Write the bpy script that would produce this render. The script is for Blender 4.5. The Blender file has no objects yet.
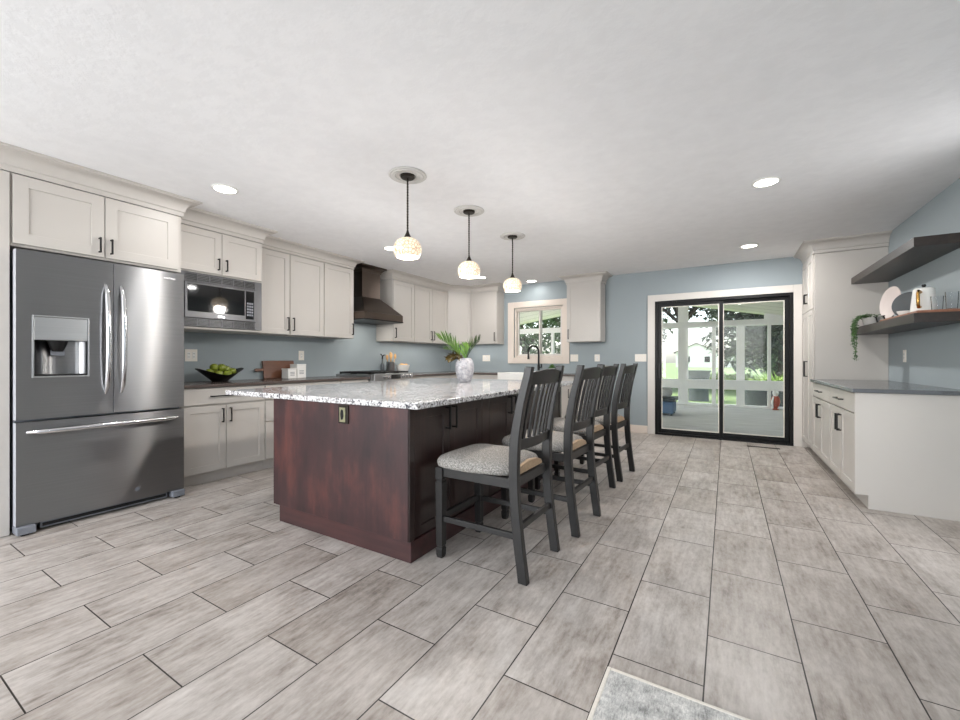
import bpy, bmesh, math, random
from mathutils import Vector, Matrix
R = math.radians
SC = bpy.context.scene
COL = SC.collection
random.seed(4)

# ------------------------------------------------------------------ camera
cam_data = bpy.data.cameras.new('camera')
cam_data.sensor_width = 36.0
cam_data.lens = 36.0 * 412.6 / 960.0
cam_data.clip_start = 0.05
cam_data.clip_end = 600
cam = bpy.data.objects.new('camera', cam_data)
COL.objects.link(cam)
cam.location = (0, 0, 1.18)
cam.rotation_euler = (R(90), 0, math.atan(246.4 / 412.6))
SC.camera = cam

# ------------------------------------------------------------------ sky, sun, added daylight lamps, exposure
world = bpy.data.worlds.new('sky')
SC.world = world
world.use_nodes = True
wn = world.node_tree
wn.nodes.clear()
sky = wn.nodes.new('ShaderNodeTexSky')
sky.sky_type = 'NISHITA'
sky.sun_disc = False
sky.sun_elevation = R(52)
sky.sun_rotation = R(270)
sky.air_density = 1.0
sky.dust_density = 2.0
bg = wn.nodes.new('ShaderNodeBackground')
bg.inputs['Strength'].default_value = 0.55
wo = wn.nodes.new('ShaderNodeOutputWorld')
hsv = wn.nodes.new('ShaderNodeHueSaturation')
hsv.inputs['Saturation'].default_value = 0.55
wn.links.new(sky.outputs[0], hsv.inputs['Color'])
wn.links.new(hsv.outputs[0], bg.inputs[0])
wn.links.new(bg.outputs[0], wo.inputs[0])

def light(name, kind, loc, rot, energy, color=(1, 1, 1), **kw):
    d = bpy.data.lights.new(name, kind)
    d.energy = energy
    d.color = color
    for k, v in kw.items():
        setattr(d, k, v)
    o = bpy.data.objects.new(name, d)
    COL.objects.link(o)
    o.location = loc
    o.rotation_euler = rot
    return o
light('sun', 'SUN', (-8, 4, 14), (R(-4), R(-38), 0), 3.4, (1, .96, .9), angle=R(1.0))
# area lamps added at unseen openings to brighten the room and ceiling
light('added_daylight', 'AREA', (-3.3, -3.12, 1.45), (R(95), 0, 0), 126, (.965, .985, 1), shape='RECTANGLE', size=2.6, size_y=1.9)
light('added_daylight', 'AREA', (-0.1, -3.12, 1.45), (R(99), 0, 0), 26, (.965, .985, 1), shape='RECTANGLE', size=2.4, size_y=1.9)
light('added_daylight', 'AREA', (1.66, 3.57, 1.35), (0, R(90), 0), 7, (1, .98, .97), shape='RECTANGLE', size=1.8, size_y=.26)  # lamp added behind the wider right wall slot for the refrigerator streak

SC.view_settings.view_transform = 'Standard'
SC.view_settings.look = 'None'
SC.view_settings.gamma = 1.0
SC.view_settings.use_curve_mapping = False
SC.view_settings.exposure = 0.52
SC.cycles.use_denoising = True
SC.cycles.max_bounces = 10
SC.cycles.diffuse_bounces = 8
SC.cycles.glossy_bounces = 4
SC.cycles.transparent_max_bounces = 16
SC.cycles.sample_clamp_indirect = 6.0

# ------------------------------------------------------------------ materials
def srgb(r, g, b):
    f = lambda c: c / 12.92 if c <= .04045 else ((c + .055) / 1.055) ** 2.4
    return (f(r / 255), f(g / 255), f(b / 255), 1)

class Mat:
    def __init__(s, name):
        s.m = bpy.data.materials.new(name)
        s.m.use_nodes = True
        s.t = s.m.node_tree
        s.p = s.t.nodes['Principled BSDF']
    def n(s, typ, **kw):
        nd = s.t.nodes.new(typ)
        for k, v in kw.items():
            setattr(nd, k, v)
        return nd
    def l(s, a, b):
        s.t.links.new(a, b)
    def coords(s, scale=(1, 1, 1), kind='Object', rot=(0, 0, 0), loc=(0, 0, 0)):
        tc = s.n('ShaderNodeTexCoord')
        mp = s.n('ShaderNodeMapping')
        mp.inputs['Scale'].default_value = scale
        mp.inputs['Rotation'].default_value = rot
        mp.inputs['Location'].default_value = loc
        s.l(tc.outputs[kind], mp.inputs[0])
        return mp.outputs[0]
    def noise(s, vec, scale, detail=4, rough=.55):
        nz = s.n('ShaderNodeTexNoise')
        nz.inputs['Scale'].default_value = scale
        nz.inputs['Detail'].default_value = detail
        nz.inputs['Roughness'].default_value = rough
        s.l(vec, nz.inputs['Vector'])
        return nz.outputs['Fac']
    def ramp(s, fac, stops, interp='LINEAR'):
        r = s.n('ShaderNodeValToRGB')
        r.color_ramp.interpolation = interp
        e = r.color_ramp.elements
        while len(e) < len(stops):
            e.new(.5)
        for i, (p, c) in enumerate(stops):
            e[i].position = p
            e[i].color = c
        s.l(fac, r.inputs[0])
        return r.outputs[0]
    def bump(s, fac, strength=.2, dist=.01):
        b = s.n('ShaderNodeBump')
        b.inputs['Strength'].default_value = strength
        b.inputs['Distance'].default_value = dist
        s.l(fac, b.inputs['Height'])
        s.l(b.outputs[0], s.p.inputs['Normal'])
        return b

def plain(name, col, rough=.5, metal=0, noise=0.0, nscale=8, spec=.5, emit=None, estr=0, bump=0, coat=0):
    M = Mat(name)
    M.p.inputs['Roughness'].default_value = rough
    M.p.inputs['Metallic'].default_value = metal
    M.p.inputs['Specular IOR Level'].default_value = spec
    if coat:
        M.p.inputs['Coat Weight'].default_value = coat
        M.p.inputs['Coat Roughness'].default_value = .12
    v = M.coords()
    f = M.noise(v, nscale)
    c = srgb(*col)
    k = noise
    lo = tuple(x * (1 - k) for x in c[:3]) + (1,)
    hi = tuple(min(1, x * (1 + k)) for x in c[:3]) + (1,)
    M.l(M.ramp(f, [(.3, lo), (.7, hi)]), M.p.inputs['Base Color'])
    if bump:
        M.bump(M.noise(v, nscale * 6, 3), bump, .004)
    if emit:
        M.p.inputs['Emission Color'].default_value = srgb(*emit)
        M.p.inputs['Emission Strength'].default_value = estr
    return M.m

M_cab = plain('cabinet_paint', (193, 188, 182), .38, noise=.015, nscale=3)
M_wall = plain('wall_paint_blue', (149, 159, 163), .6, noise=.02, nscale=2, bump=.04)
M_trim = plain('trim_paint', (211, 206, 200), .4, noise=.01)
M_winframe = plain('window_frame_paint', (218, 206, 195), .4, noise=.01)
M_black = plain('black_metal', (24, 23, 23), .38, .4, noise=.1)
M_blackframe = plain('black_door_frame', (7, 7, 8), .45, .0, noise=.1, spec=.3)
M_white = plain('white_ceramic', (235, 234, 230), .25, noise=.015)
M_offwhite = plain('outlet_plastic', (228, 222, 212), .35, noise=.01)
M_dark = plain('dark_cavity', (12, 12, 13), .6, noise=.1)
M_counter = plain('dark_laminate', (88, 78, 74), .22, noise=.25, nscale=90)
M_counterR = plain('grey_quartz', (92, 94, 97), .16, noise=.2, nscale=120)
M_bronze = plain('dark_bronze', (52, 46, 41), .4, .7, noise=.15, nscale=30)
M_chrome = plain('polished_steel', (205, 205, 207), .16, 1.0, noise=.03)
M_greyplastic = plain('grey_plastic', (122, 125, 132), .45, noise=.05)
M_darkglass = plain('black_glass', (10, 10, 11), .05, 0, noise=.1, spec=.8)
M_gold = plain('brass', (196, 150, 84), .25, 1.0, noise=.08)
M_green = plain('green_apple', (128, 140, 48), .3, noise=.35, nscale=18)
M_walnut = None
M_medallion = plain('plaster_white', (196, 194, 190), .6, noise=.02)
M_trunk = plain('bark', (74, 62, 52), .9, noise=.4, nscale=6, bump=.6)
M_succulent = plain('succulent_green', (92, 132, 66), .5, noise=.3, nscale=40)
M_siding = plain('house_siding', (232, 228, 222), .7, noise=.04)
M_roof = plain('roof_shingle', (110, 105, 102), .9, noise=.2)
M_olive = plain('aged_brass', (150, 148, 118), .35, .4, noise=.2, nscale=60)
M_fridgeside = plain('light_grey_side', (176, 177, 182), .45, noise=.03)
M_plate = plain('blush_ceramic', (206, 194, 189), .35, noise=.02)
M_tan = plain('tan_seat_back', (166, 141, 114), .8, noise=.15, nscale=60)
M_darkgrey = plain('charcoal_stoneware', (74, 80, 84), .4, noise=.1)
M_blueottoman = plain('blue_grey_wicker', (92, 118, 150), .7, noise=.25, nscale=60, bump=.3)
M_greycush = plain('grey_outdoor_fabric', (176, 176, 176), .9, noise=.1, nscale=40)
M_neutral_ground = plain('neutral_ground', (190, 188, 184), .9, noise=.08, nscale=3)
M_porch = plain('porch_white', (238, 236, 233), .55, noise=.02)
M_planter = plain('dark_planter', (70, 76, 78), .7, noise=.25, nscale=9, bump=.2)
M_red = plain('rust_red_paint', (168, 74, 52), .5, noise=.2, nscale=20)

def emissive(name, col, strength):
    M = Mat(name)
    v = M.coords()
    M.l(M.ramp(M.noise(v, 30), [(.3, srgb(*col)), (.7, srgb(*col))]), M.p.inputs['Emission Color'])
    M.p.inputs['Base Color'].default_value = srgb(*col)
    M.p.inputs['Emission Strength'].default_value = strength
    return M.m
M_lamp = emissive('lit_lens', (255, 250, 240), 9)
def mk_shade():
    M = Mat('lit_mosaic_glass')
    v = M.coords(scale=(1, 1, 1))
    vo = M.n('ShaderNodeTexVoronoi', feature='DISTANCE_TO_EDGE')
    vo.inputs['Scale'].default_value = 40
    M.l(v, vo.inputs['Vector'])
    c = M.ramp(vo.outputs['Distance'], [(.03, srgb(198, 170, 134)), (.12, srgb(250, 234, 208))])
    M.l(c, M.p.inputs['Base Color'])
    M.l(c, M.p.inputs['Emission Color'])
    M.p.inputs['Emission Strength'].default_value = .34
    M.p.inputs['Roughness'].default_value = .2
    return M.m
M_shade = mk_shade()

def mk_ceiling():
    M = Mat('ceiling_texture')
    v = M.coords(scale=(1, 1, 1))
    f = M.noise(v, 9, 5, .6)
    M.l(M.ramp(f, [(.3, srgb(229, 229, 230)), (.7, srgb(235, 235, 236))]), M.p.inputs['Base Color'])
    M.p.inputs['Roughness'].default_value = .85
    M.bump(M.ramp(f, [(.42, (0, 0, 0, 1)), (.58, (1, 1, 1, 1))]), .12, .006)
    return M.m
M_ceil = mk_ceiling()

def mk_floor():
    M = Mat('floor_tile')
    tc = M.n('ShaderNodeTexCoord')
    sx = M.n('ShaderNodeSeparateXYZ')
    M.l(tc.outputs['Object'], sx.inputs[0])
    a1 = M.n('ShaderNodeMath', operation='SUBTRACT'); a1.inputs[1].default_value = 2.0185
    a2 = M.n('ShaderNodeMath', operation='SUBTRACT'); a2.inputs[1].default_value = .2535
    M.l(sx.outputs['Y'], a1.inputs[0]); M.l(sx.outputs['X'], a2.inputs[0])
    cb = M.n('ShaderNodeCombineXYZ')
    M.l(a1.outputs[0], cb.inputs['X']); M.l(a2.outputs[0], cb.inputs['Y'])
    br = M.n('ShaderNodeTexBrick')
    br.offset = .5; br.offset_frequency = 2; br.squash = 1
    br.inputs['Color1'].default_value = (0, 0, 0, 1)
    br.inputs['Color2'].default_value = (1, 1, 1, 1)
    br.inputs['Mortar'].default_value = (.5, .5, .5, 1)
    br.inputs['Scale'].default_value = 1
    br.inputs['Mortar Size'].default_value = .0027
    br.inputs['Mortar Smooth'].default_value = .1
    br.inputs['Bias'].default_value = 0
    br.inputs['Brick Width'].default_value = .6455
    br.inputs['Row Height'].default_value = .3231
    M.l(cb.outputs[0], br.inputs['Vector'])
    # streaky stone, shifted per tile
    off = M.n('ShaderNodeVectorMath', operation='SCALE'); off.inputs['Scale'].default_value = 37.0
    M.l(br.outputs['Color'], off.inputs[0])
    add = M.n('ShaderNodeVectorMath', operation='ADD')
    M.l(cb.outputs[0], add.inputs[0]); M.l(off.outputs[0], add.inputs[1])
    m1 = M.n('ShaderNodeMapping'); m1.inputs['Scale'].default_value = (5, 34, 1)
    m2 = M.n('ShaderNodeMapping'); m2.inputs['Scale'].default_value = (3.5, 5.5, 1)
    m3 = M.n('ShaderNodeMapping'); m3.inputs['Scale'].default_value = (22, 50, 1)
    for m in (m1, m2, m3):
        M.l(add.outputs[0], m.inputs[0])
    n1 = M.noise(m1.outputs[0], 1, 6, .65)
    n2 = M.noise(m2.outputs[0], 1, 5, .6)
    n3 = M.noise(m3.outputs[0], 1, 4, .7)
    def mix(a, b, f):
        x = M.n('ShaderNodeMix', data_type='FLOAT'); x.inputs[0].default_value = f
        M.l(a, x.inputs[2]); M.l(b, x.inputs[3]); return x.outputs[0]
    f = mix(mix(n1, n2, .55), n3, .25)
    col = M.ramp(f, [(.36, srgb(130, 121, 113)), (.45, srgb(165, 157, 150)), (.55, srgb(188, 181, 175)), (.66, srgb(206, 200, 194))])
    tone = M.n('ShaderNodeMix', data_type='RGBA', blend_type='MULTIPLY')
    tone.inputs[0].default_value = 1
    M.l(col, tone.inputs[6])
    M.l(M.ramp(br.outputs['Color'], [(0, (.84, .82, .80, 1)), (1, (1.0, 1.0, 1.0, 1))]), tone.inputs[7])
    gx = M.n('ShaderNodeMix', data_type='RGBA')
    M.l(br.outputs['Fac'], gx.inputs[0]); M.l(tone.outputs[2], gx.inputs[6])
    gx.inputs[7].default_value = srgb(36, 30, 26)
    M.l(gx.outputs[2], M.p.inputs['Base Color'])
    M.l(M.ramp(f, [(.3, (.3, .3, .3, 1)), (.7, (.46, .46, .46, 1))]), M.p.inputs['Roughness'])
    M.p.inputs['Specular IOR Level'].default_value = .42
    b = M.bump(br.outputs['Fac'], .5, .0015); b.invert = True
    return M.m
M_floor = mk_floor()

def mk_granite():
    M = Mat('speckled_granite')
    v = M.coords()
    vo = M.n('ShaderNodeTexVoronoi'); vo.inputs['Scale'].default_value = 85
    M.l(v, vo.inputs['Vector'])
    f1 = M.noise(v, 22, 6, .72)
    f2 = M.noise(v, 70, 3, .7)
    x = M.n('ShaderNodeMix', data_type='FLOAT'); x.inputs[0].default_value = .4
    M.l(f1, x.inputs[2]); M.l(f2, x.inputs[3])
    y = M.n('ShaderNodeMix', data_type='FLOAT'); y.inputs[0].default_value = .22
    M.l(x.outputs[0], y.inputs[2]); M.l(vo.outputs['Distance'], y.inputs[3])
    c = M.ramp(y.outputs[0], [(.385, srgb(18, 19, 26)), (.42, srgb(70, 72, 86)), (.455, srgb(140, 136, 136)), (.50, srgb(196, 192, 190)), (.56, srgb(230, 229, 231)), (.66, srgb(240, 240, 243))])
    M.l(c, M.p.inputs['Base Color'])
    M.p.inputs['Roughness'].default_value = .09
    M.p.inputs['Specular IOR Level'].default_value = .6
    return M.m
M_granite = mk_granite()

def mk_wood(name, dark, mid, lite, rough, vert=True, scale=1.0, coat=.3, axis='Z', blot=.5):
    M = Mat(name)
    sc = {'Z': (26, 26, 1.3), 'X': (1.3, 26, 26), 'Y': (26, 1.3, 26)}[axis]
    v = M.coords(scale=tuple(s * scale for s in sc))
    v2 = M.coords(scale=(5, 5, 2.0) if axis == 'Z' else (2, 2, 4))
    x = M.n('ShaderNodeMix', data_type='FLOAT'); x.inputs[0].default_value = blot
    M.l(M.noise(v, 1, 6, .6), x.inputs[2]); M.l(M.noise(v2, 1, 6, .6), x.inputs[3])
    M.l(M.ramp(x.outputs[0], [(.3, srgb(*dark)), (.5, srgb(*mid)), (.68, srgb(*lite))]), M.p.inputs['Base Color'])
    M.p.inputs['Roughness'].default_value = rough
    M.p.inputs['Coat Weight'].default_value = coat
    M.p.inputs['Coat Roughness'].default_value = .18
    return M.m
M_cherry = mk_wood('cherry_veneer', (33, 20, 22), (58, 32, 33), (96, 52, 45), .42, coat=.25, blot=.8)
M_espresso = mk_wood('espresso_wood', (34, 22, 20), (46, 30, 27), (58, 38, 33), .35, coat=.5)
M_plinth = mk_wood('dark_cherry_plinth', (44, 25, 26), (60, 34, 34), (78, 44, 42), .4, axis='X')
M_shelfwood = mk_wood('dark_stained_oak', (28, 23, 20), (43, 35, 31), (60, 50, 43), .45, axis='Y', coat=.1)
M_walnut = mk_wood('walnut', (70, 40, 24), (104, 62, 38), (134, 84, 54), .45, axis='Y', coat=.1, scale=1.5)
M_servewood = mk_wood('acacia', (120, 76, 56), (146, 98, 74), (168, 118, 92), .5, axis='Y', coat=.1)
M_spoon = plain('pale_wood', (206, 160, 100), .5, noise=.15, nscale=20)
M_stool = plain('charcoal_painted_wood', (31, 29, 28), .42, noise=.25, nscale=24, bump=.06)

def mk_fabric():
    M = Mat('tweed_fabric')
    v = M.coords(scale=(1, 1, 1))
    w = M.noise(v, 150, 3, .8)
    M.l(M.ramp(w, [(.3, srgb(84, 81, 78)), (.5, srgb(146, 142, 137)), (.7, srgb(206, 201, 194))]), M.p.inputs['Base Color'])
    M.p.inputs['Roughness'].default_value = .95
    M.p.inputs['Specular IOR Level'].default_value = .2
    M.bump(w, .5, .003)
    return M.m
M_fabric = mk_fabric()

def mk_rug():
    M = Mat('grey_woven_rug')
    v = M.coords(scale=(1, 1, 1))
    v2 = M.coords(scale=(60, 14, 1))
    x = M.n('ShaderNodeMix', data_type='FLOAT'); x.inputs[0].default_value = .45
    M.l(M.noise(v, 16, 6, .75), x.inputs[2]); M.l(M.noise(v2, 3, 4, .8), x.inputs[3])
    M.l(M.ramp(x.outputs[0], [(.36, srgb(132, 131, 129)), (.5, srgb(190, 189, 186)), (.62, srgb(228, 226, 221))]), M.p.inputs['Base Color'])
    M.p.inputs['Roughness'].default_value = 1
    M.p.inputs['Specular IOR Level'].default_value = .1
    M.bump(M.noise(v, 300, 2), .6, .004)
    return M.m
M_rug = mk_rug()
M_rugedge = plain('rug_binding', (222, 216, 206), .95, noise=.06, nscale=100)

def mk_steel(name, col, rough, aniso=1.0, tang='Z'):
    M = Mat(name)
    M.p.inputs['Anisotropic Rotation'].default_value = .25
    M.p.inputs['Metallic'].default_value = 1
    M.p.inputs['Roughness'].default_value = rough
    M.p.inputs['Anisotropic'].default_value = aniso
    v = M.coords(scale=(1.5, 1.5, 240) if tang == 'Z' else (240, 240, 1.5))
    f = M.noise(v, 1, 3, .6)
    c = srgb(*col)
    M.l(M.ramp(f, [(.3, tuple(x * .94 for x in c[:3]) + (1,)), (.7, tuple(min(1, x * 1.05) for x in c[:3]) + (1,))]), M.p.inputs['Base Color'])
    tg = M.n('ShaderNodeTangent', direction_type='RADIAL', axis='Z')
    M.l(tg.outputs[0], M.p.inputs['Tangent'])
    vw = M.coords(scale=(4.0, 4.0, .8))
    M.bump(M.noise(vw, 1, 2, .5), .05, .02)
    return M.m
M_steel = mk_steel('brushed_stainless', (146, 146, 147), .33)
M_steel2 = mk_steel('brushed_trim_steel', (98, 98, 100), .32, .5)
M_steel3 = mk_steel('bright_stainless', (188, 188, 189), .32, .3)
M_hood = mk_steel('black_stainless', (104, 93, 86), .3, .4)

def mk_glass(name, tint=(.97, .985, .98), ior=1.35, rough=0.0):
    M = Mat(name)
    M.t.nodes.remove(M.p)
    tr = M.n('ShaderNodeBsdfTransparent'); tr.inputs[0].default_value = tint + (1,)
    gl = M.n('ShaderNodeBsdfGlossy'); gl.inputs['Roughness'].default_value = rough
    fr = M.n('ShaderNodeFresnel'); fr.inputs[0].default_value = ior
    mx = M.n('ShaderNodeMixShader')
    M.l(fr.outputs[0], mx.inputs[0]); M.l(tr.outputs[0], mx.inputs[1]); M.l(gl.outputs[0], mx.inputs[2])
    M.l(mx.outputs[0], M.t.nodes['Material Output'].inputs[0])
    return M.m
def mk_haze():
    M = Mat('haze_sheet')  # see-through grey sheet, added to pale the garden view like haze
    M.t.nodes.remove(M.p)
    tr = M.n('ShaderNodeBsdfTransparent')
    df = M.n('ShaderNodeBsdfDiffuse'); df.inputs[0].default_value = srgb(150, 152, 152)
    mx = M.n('ShaderNodeMixShader'); mx.inputs[0].default_value = .16
    M.l(tr.outputs[0], mx.inputs[1]); M.l(df.outputs[0], mx.inputs[2])
    M.l(mx.outputs[0], M.t.nodes['Material Output'].inputs[0])
    return M.m
M_haze = mk_haze()
M_glass = mk_glass('clear_glass')
M_tumbler = mk_glass('tumbler_glass', (.97, .975, .98), 1.1)

def mk_vase():
    M = Mat('mottled_stoneware')
    v = M.coords()
    f = M.noise(v, 28, 6, .75)
    M.l(M.ramp(f, [(.35, srgb(116, 116, 122)), (.52, srgb(158, 158, 163)), (.66, srgb(192, 191, 192))]), M.p.inputs['Base Color'])
    M.p.inputs['Roughness'].default_value = .55
    M.bump(f, .3, .006)
    return M.m
M_vase = mk_vase()

def mk_leaf(name, a, b):
    M = Mat(name)
    v = M.coords()
    M.l(M.ramp(M.noise(v, 14, 3), [(.3, srgb(*a)), (.7, srgb(*b))]), M.p.inputs['Base Color'])
    M.p.inputs['Roughness'].default_value = .5
    return M.m
M_palm = mk_leaf('palm_green', (66, 104, 42), (124, 160, 78))
M_palm2 = mk_leaf('palm_dark_green', (40, 60, 34), (84, 106, 58))
M_dry = mk_leaf('russet_leaf', (46, 38, 20), (98, 82, 34))
M_trail = mk_leaf('trailing_green', (44, 74, 40), (92, 126, 70))
M_tree1 = mk_leaf('tree_leaf_dark', (34, 44, 34), (66, 82, 58))
M_tree2 = mk_leaf('tree_leaf_mid', (62, 84, 56), (108, 136, 84))
M_bush = mk_leaf('bush_leaf_bright', (132, 170, 60), (196, 220, 110))

def mk_grass():
    M = Mat('lawn')
    v = M.coords()
    x = M.n('ShaderNodeMix', data_type='FLOAT'); x.inputs[0].default_value = .5
    M.l(M.noise(v, .35, 5), x.inputs[2]); M.l(M.noise(v, 9, 4), x.inputs[3])
    M.l(M.ramp(x.outputs[0], [(.35, srgb(104, 128, 76)), (.65, srgb(146, 168, 108))]), M.p.inputs['Base Color'])
    M.p.inputs['Roughness'].default_value = .9
    return M.m
M_grass = mk_grass()
def mk_carpet():
    M = Mat('porch_carpet')
    v = M.coords()
    v2 = M.coords(scale=(2, 9, 1))
    x = M.n('ShaderNodeMix', data_type='FLOAT'); x.inputs[0].default_value = .5
    M.l(M.noise(v, 60, 4), x.inputs[2]); M.l(M.noise(v2, 1, 4), x.inputs[3])
    M.l(M.ramp(x.outputs[0], [(.35, srgb(186, 183, 180)), (.65, srgb(216, 214, 212))]), M.p.inputs['Base Color'])
    M.p.inputs['Roughness'].default_value = .95
    return M.m
M_carpet = mk_carpet()
def mk_plank():
    M = Mat('porch_planks')
    tc = M.n('ShaderNodeTexCoord')
    sx = M.n('ShaderNodeSeparateXYZ'); M.l(tc.outputs['Object'], sx.inputs[0])
    fr = M.n('ShaderNodeMath', operation='FRACT')
    ml = M.n('ShaderNodeMath', operation='MULTIPLY'); ml.inputs[1].default_value = 1.6
    M.l(sx.outputs['Y'], ml.inputs[0]); M.l(ml.outputs[0], fr.inputs[0])
    M.l(M.ramp(fr.outputs[0], [(0, srgb(150, 148, 140)), (.05, srgb(226, 223, 214))], 'CONSTANT'), M.p.inputs['Base Color'])
    return M.m
M_plank = mk_plank()

# ------------------------------------------------------------------ mesh builder
class MB:
    def __init__(s):
        s.v = []; s.f = []; s.mi = []; s.cur = 0
    def add(s, vs, fs):
        o = len(s.v)
        s.v += [tuple(v) for v in vs]
        s.f += [tuple(i + o for i in f) for f in fs]
        s.mi += [s.cur] * len(fs)
        return s
    def box(s, x0, x1, y0, y1, z0, z1):
        vs = [(x0, y0, z0), (x1, y0, z0), (x1, y1, z0), (x0, y1, z0), (x0, y0, z1), (x1, y0, z1), (x1, y1, z1), (x0, y1, z1)]
        return s.add(vs, [(0, 3, 2, 1), (4, 5, 6, 7), (0, 1, 5, 4), (1, 2, 6, 5), (2, 3, 7, 6), (3, 0, 4, 7)])
    def prism(s, poly, axis, a, b):
        """poly: 2D points; axis: extrusion axis. x:(y,z) y:(x,z) z:(x,y)"""
        def p(q, t):
            return {'x': (t, q[0], q[1]), 'y': (q[0], t, q[1]), 'z': (q[0], q[1], t)}[axis]
        n = len(poly)
        vs = [p(q, a) for q in poly] + [p(q, b) for q in poly]
        fs = [tuple(range(n))[::-1], tuple(range(n, 2 * n))] + [(i, (i + 1) % n, n + (i + 1) % n, n + i) for i in range(n)]
        return s.add(vs, fs)
    def lathe(s, prof, c=(0, 0, 0), seg=24, sx=1, sy=1):
        vs = []; fs = []; n = len(prof)
        for r, z in prof:
            for k in range(seg):
                a = 2 * math.pi * k / seg
                vs.append((c[0] + r * sx * math.cos(a), c[1] + r * sy * math.sin(a), c[2] + z))
        for i in range(n - 1):
            for k in range(seg):
                k2 = (k + 1) % seg
                fs.append((i * seg + k, i * seg + k2, (i + 1) * seg + k2, (i + 1) * seg + k))
        if prof[0][0] > 1e-5: fs.append(tuple(range(seg))[::-1])
        if prof[-1][0] > 1e-5: fs.append(tuple((n - 1) * seg + k for k in range(seg)))
        return s.add(vs, fs)
    def tube(s, pts, r, seg=10, flat=None):
        """swept tube; r a number or a list; flat=(a,b) scales rectangle-ish section"""
        pts = [Vector(p) for p in pts]; n = len(pts)
        rs = r if isinstance(r, (list, tuple)) else [r] * n
        vs = []; fs = []; up = None
        for i, p in enumerate(pts):
            t = (pts[min(i + 1, n - 1)] - pts[max(i - 1, 0)]).normalized()
            if up is None:
                up = Vector((0, 0, 1)) if abs(t.z) < .9 else Vector((1, 0, 0))
            side = t.cross(up).normalized(); up = side.cross(t).normalized()
            for k in range(seg):
                a = 2 * math.pi * k / seg
                vs.append(p + (side * math.cos(a) + up * math.sin(a)) * rs[i])
        for i in range(n - 1):
            for k in range(seg):
                k2 = (k + 1) % seg
                fs.append((i * seg + k, i * seg + k2, (i + 1) * seg + k2, (i + 1) * seg + k))
        fs.append(tuple(range(seg))[::-1]); fs.append(tuple((n - 1) * seg + k for k in range(seg)))
        return s.add(vs, fs)
    def bar(s, secs):
        """secs: list of (cx,cy,z,hx,hy) rectangular sections stacked in z"""
        vs = []; fs = []; n = len(secs)
        for cx, cy, z, hx, hy in secs:
            vs += [(cx - hx, cy - hy, z), (cx + hx, cy - hy, z), (cx + hx, cy + hy, z), (cx - hx, cy + hy, z)]
        for i in range(n - 1):
            for k in range(4):
                k2 = (k + 1) % 4
                fs.append((i * 4 + k, i * 4 + k2, i * 4 + 4 + k2, i * 4 + 4 + k))
        fs.append((3, 2, 1, 0)); b = (n - 1) * 4; fs.append((b, b + 1, b + 2, b + 3))
        return s.add(vs, fs)
    def sphere(s, c, r, seg=16, rings=10, sz=1):
        prof = [(max(1e-6, r * math.sin(math.pi * i / rings)), -r * sz * math.cos(math.pi * i / rings)) for i in range(rings + 1)]
        return s.lathe(prof, c, seg)
    def sweep(s, path, prof):
        """path: plan polyline (x,y); prof: (out, z); out is to the right-hand side of travel, mitred"""
        n = len(path); m = len(prof); P = [Vector(p) for p in path]
        nor = []
        for i in range(n - 1):
            d = (P[i + 1] - P[i]).normalized(); nor.append(Vector((d.y, -d.x)))
        off = []
        for i in range(n):
            if i == 0: off.append(nor[0])
            elif i == n - 1: off.append(nor[-1])
            else:
                b = (nor[i - 1] + nor[i]).normalized()
                off.append(b / b.dot(nor[i]))
        vs = [(P[i].x + off[i].x * o, P[i].y + off[i].y * o, z) for i in range(n) for o, z in prof]
        fs = [(i * m + k, (i + 1) * m + k, (i + 1) * m + (k + 1) % m, i * m + (k + 1) % m) for i in range(n - 1) for k in range(m)]
        fs += [tuple(range(m)), tuple((n - 1) * m + k for k in range(m))[::-1]]
        return s.add(vs, fs)
    def xform(s, M, start=0):
        for i in range(start, len(s.v)):
            s.v[i] = tuple(M @ Vector(s.v[i]))
        return s
    def build(s, name, mat, parent=None, bevel=0, smooth=None, loc=None, rot=None, segs=2):
        me = bpy.data.meshes.new(name)
        me.from_pydata(s.v, [], s.f)
        for m in (mat if isinstance(mat, (list, tuple)) else [mat]):
            me.materials.append(m)
        for p, i in zip(me.polygons, s.mi):
            p.material_index = i
        bm = bmesh.new(); bm.from_mesh(me)
        bmesh.ops.recalc_face_normals(bm, faces=bm.faces)
        bm.to_mesh(me); bm.free()
        if smooth:
            me.polygons.foreach_set('use_smooth', [True] * len(me.polygons))
            me.set_sharp_from_angle(angle=R(smooth))
        o = bpy.data.objects.new(name, me)
        COL.objects.link(o)
        if parent: o.parent = parent
        if loc: o.location = loc
        if rot: o.rotation_euler = rot
        if bevel:
            b = o.modifiers.new('bevel', 'BEVEL')
            b.width = bevel; b.segments = segs; b.limit_method = 'ANGLE'; b.angle_limit = R(40)
        return o

def tag(o, label=None, cat=None, group=None, kind=None):
    if label: o['label'] = label
    if cat: o['category'] = cat
    if group: o['group'] = group
    if kind: o['kind'] = kind
    return o
def thing(name, label, cat, loc=(0, 0, 0), rz=0, group=None):
    o = bpy.data.objects.new(name, None)
    COL.objects.link(o)
    o.location = loc
    o.rotation_euler = (0, 0, rz)
    o.empty_display_size = .1
    return tag(o, label, cat, group)
def structure(name, mb, mat, **kw):
    return tag(mb.build(name, mat, **kw), kind='structure')
CH = {}
def copy_tree(o, parent=None):
    c = o.copy(); COL.objects.link(c)
    if parent: c.parent = parent
    for ch in list(o.children):
        copy_tree(ch, c)
    return c

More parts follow.
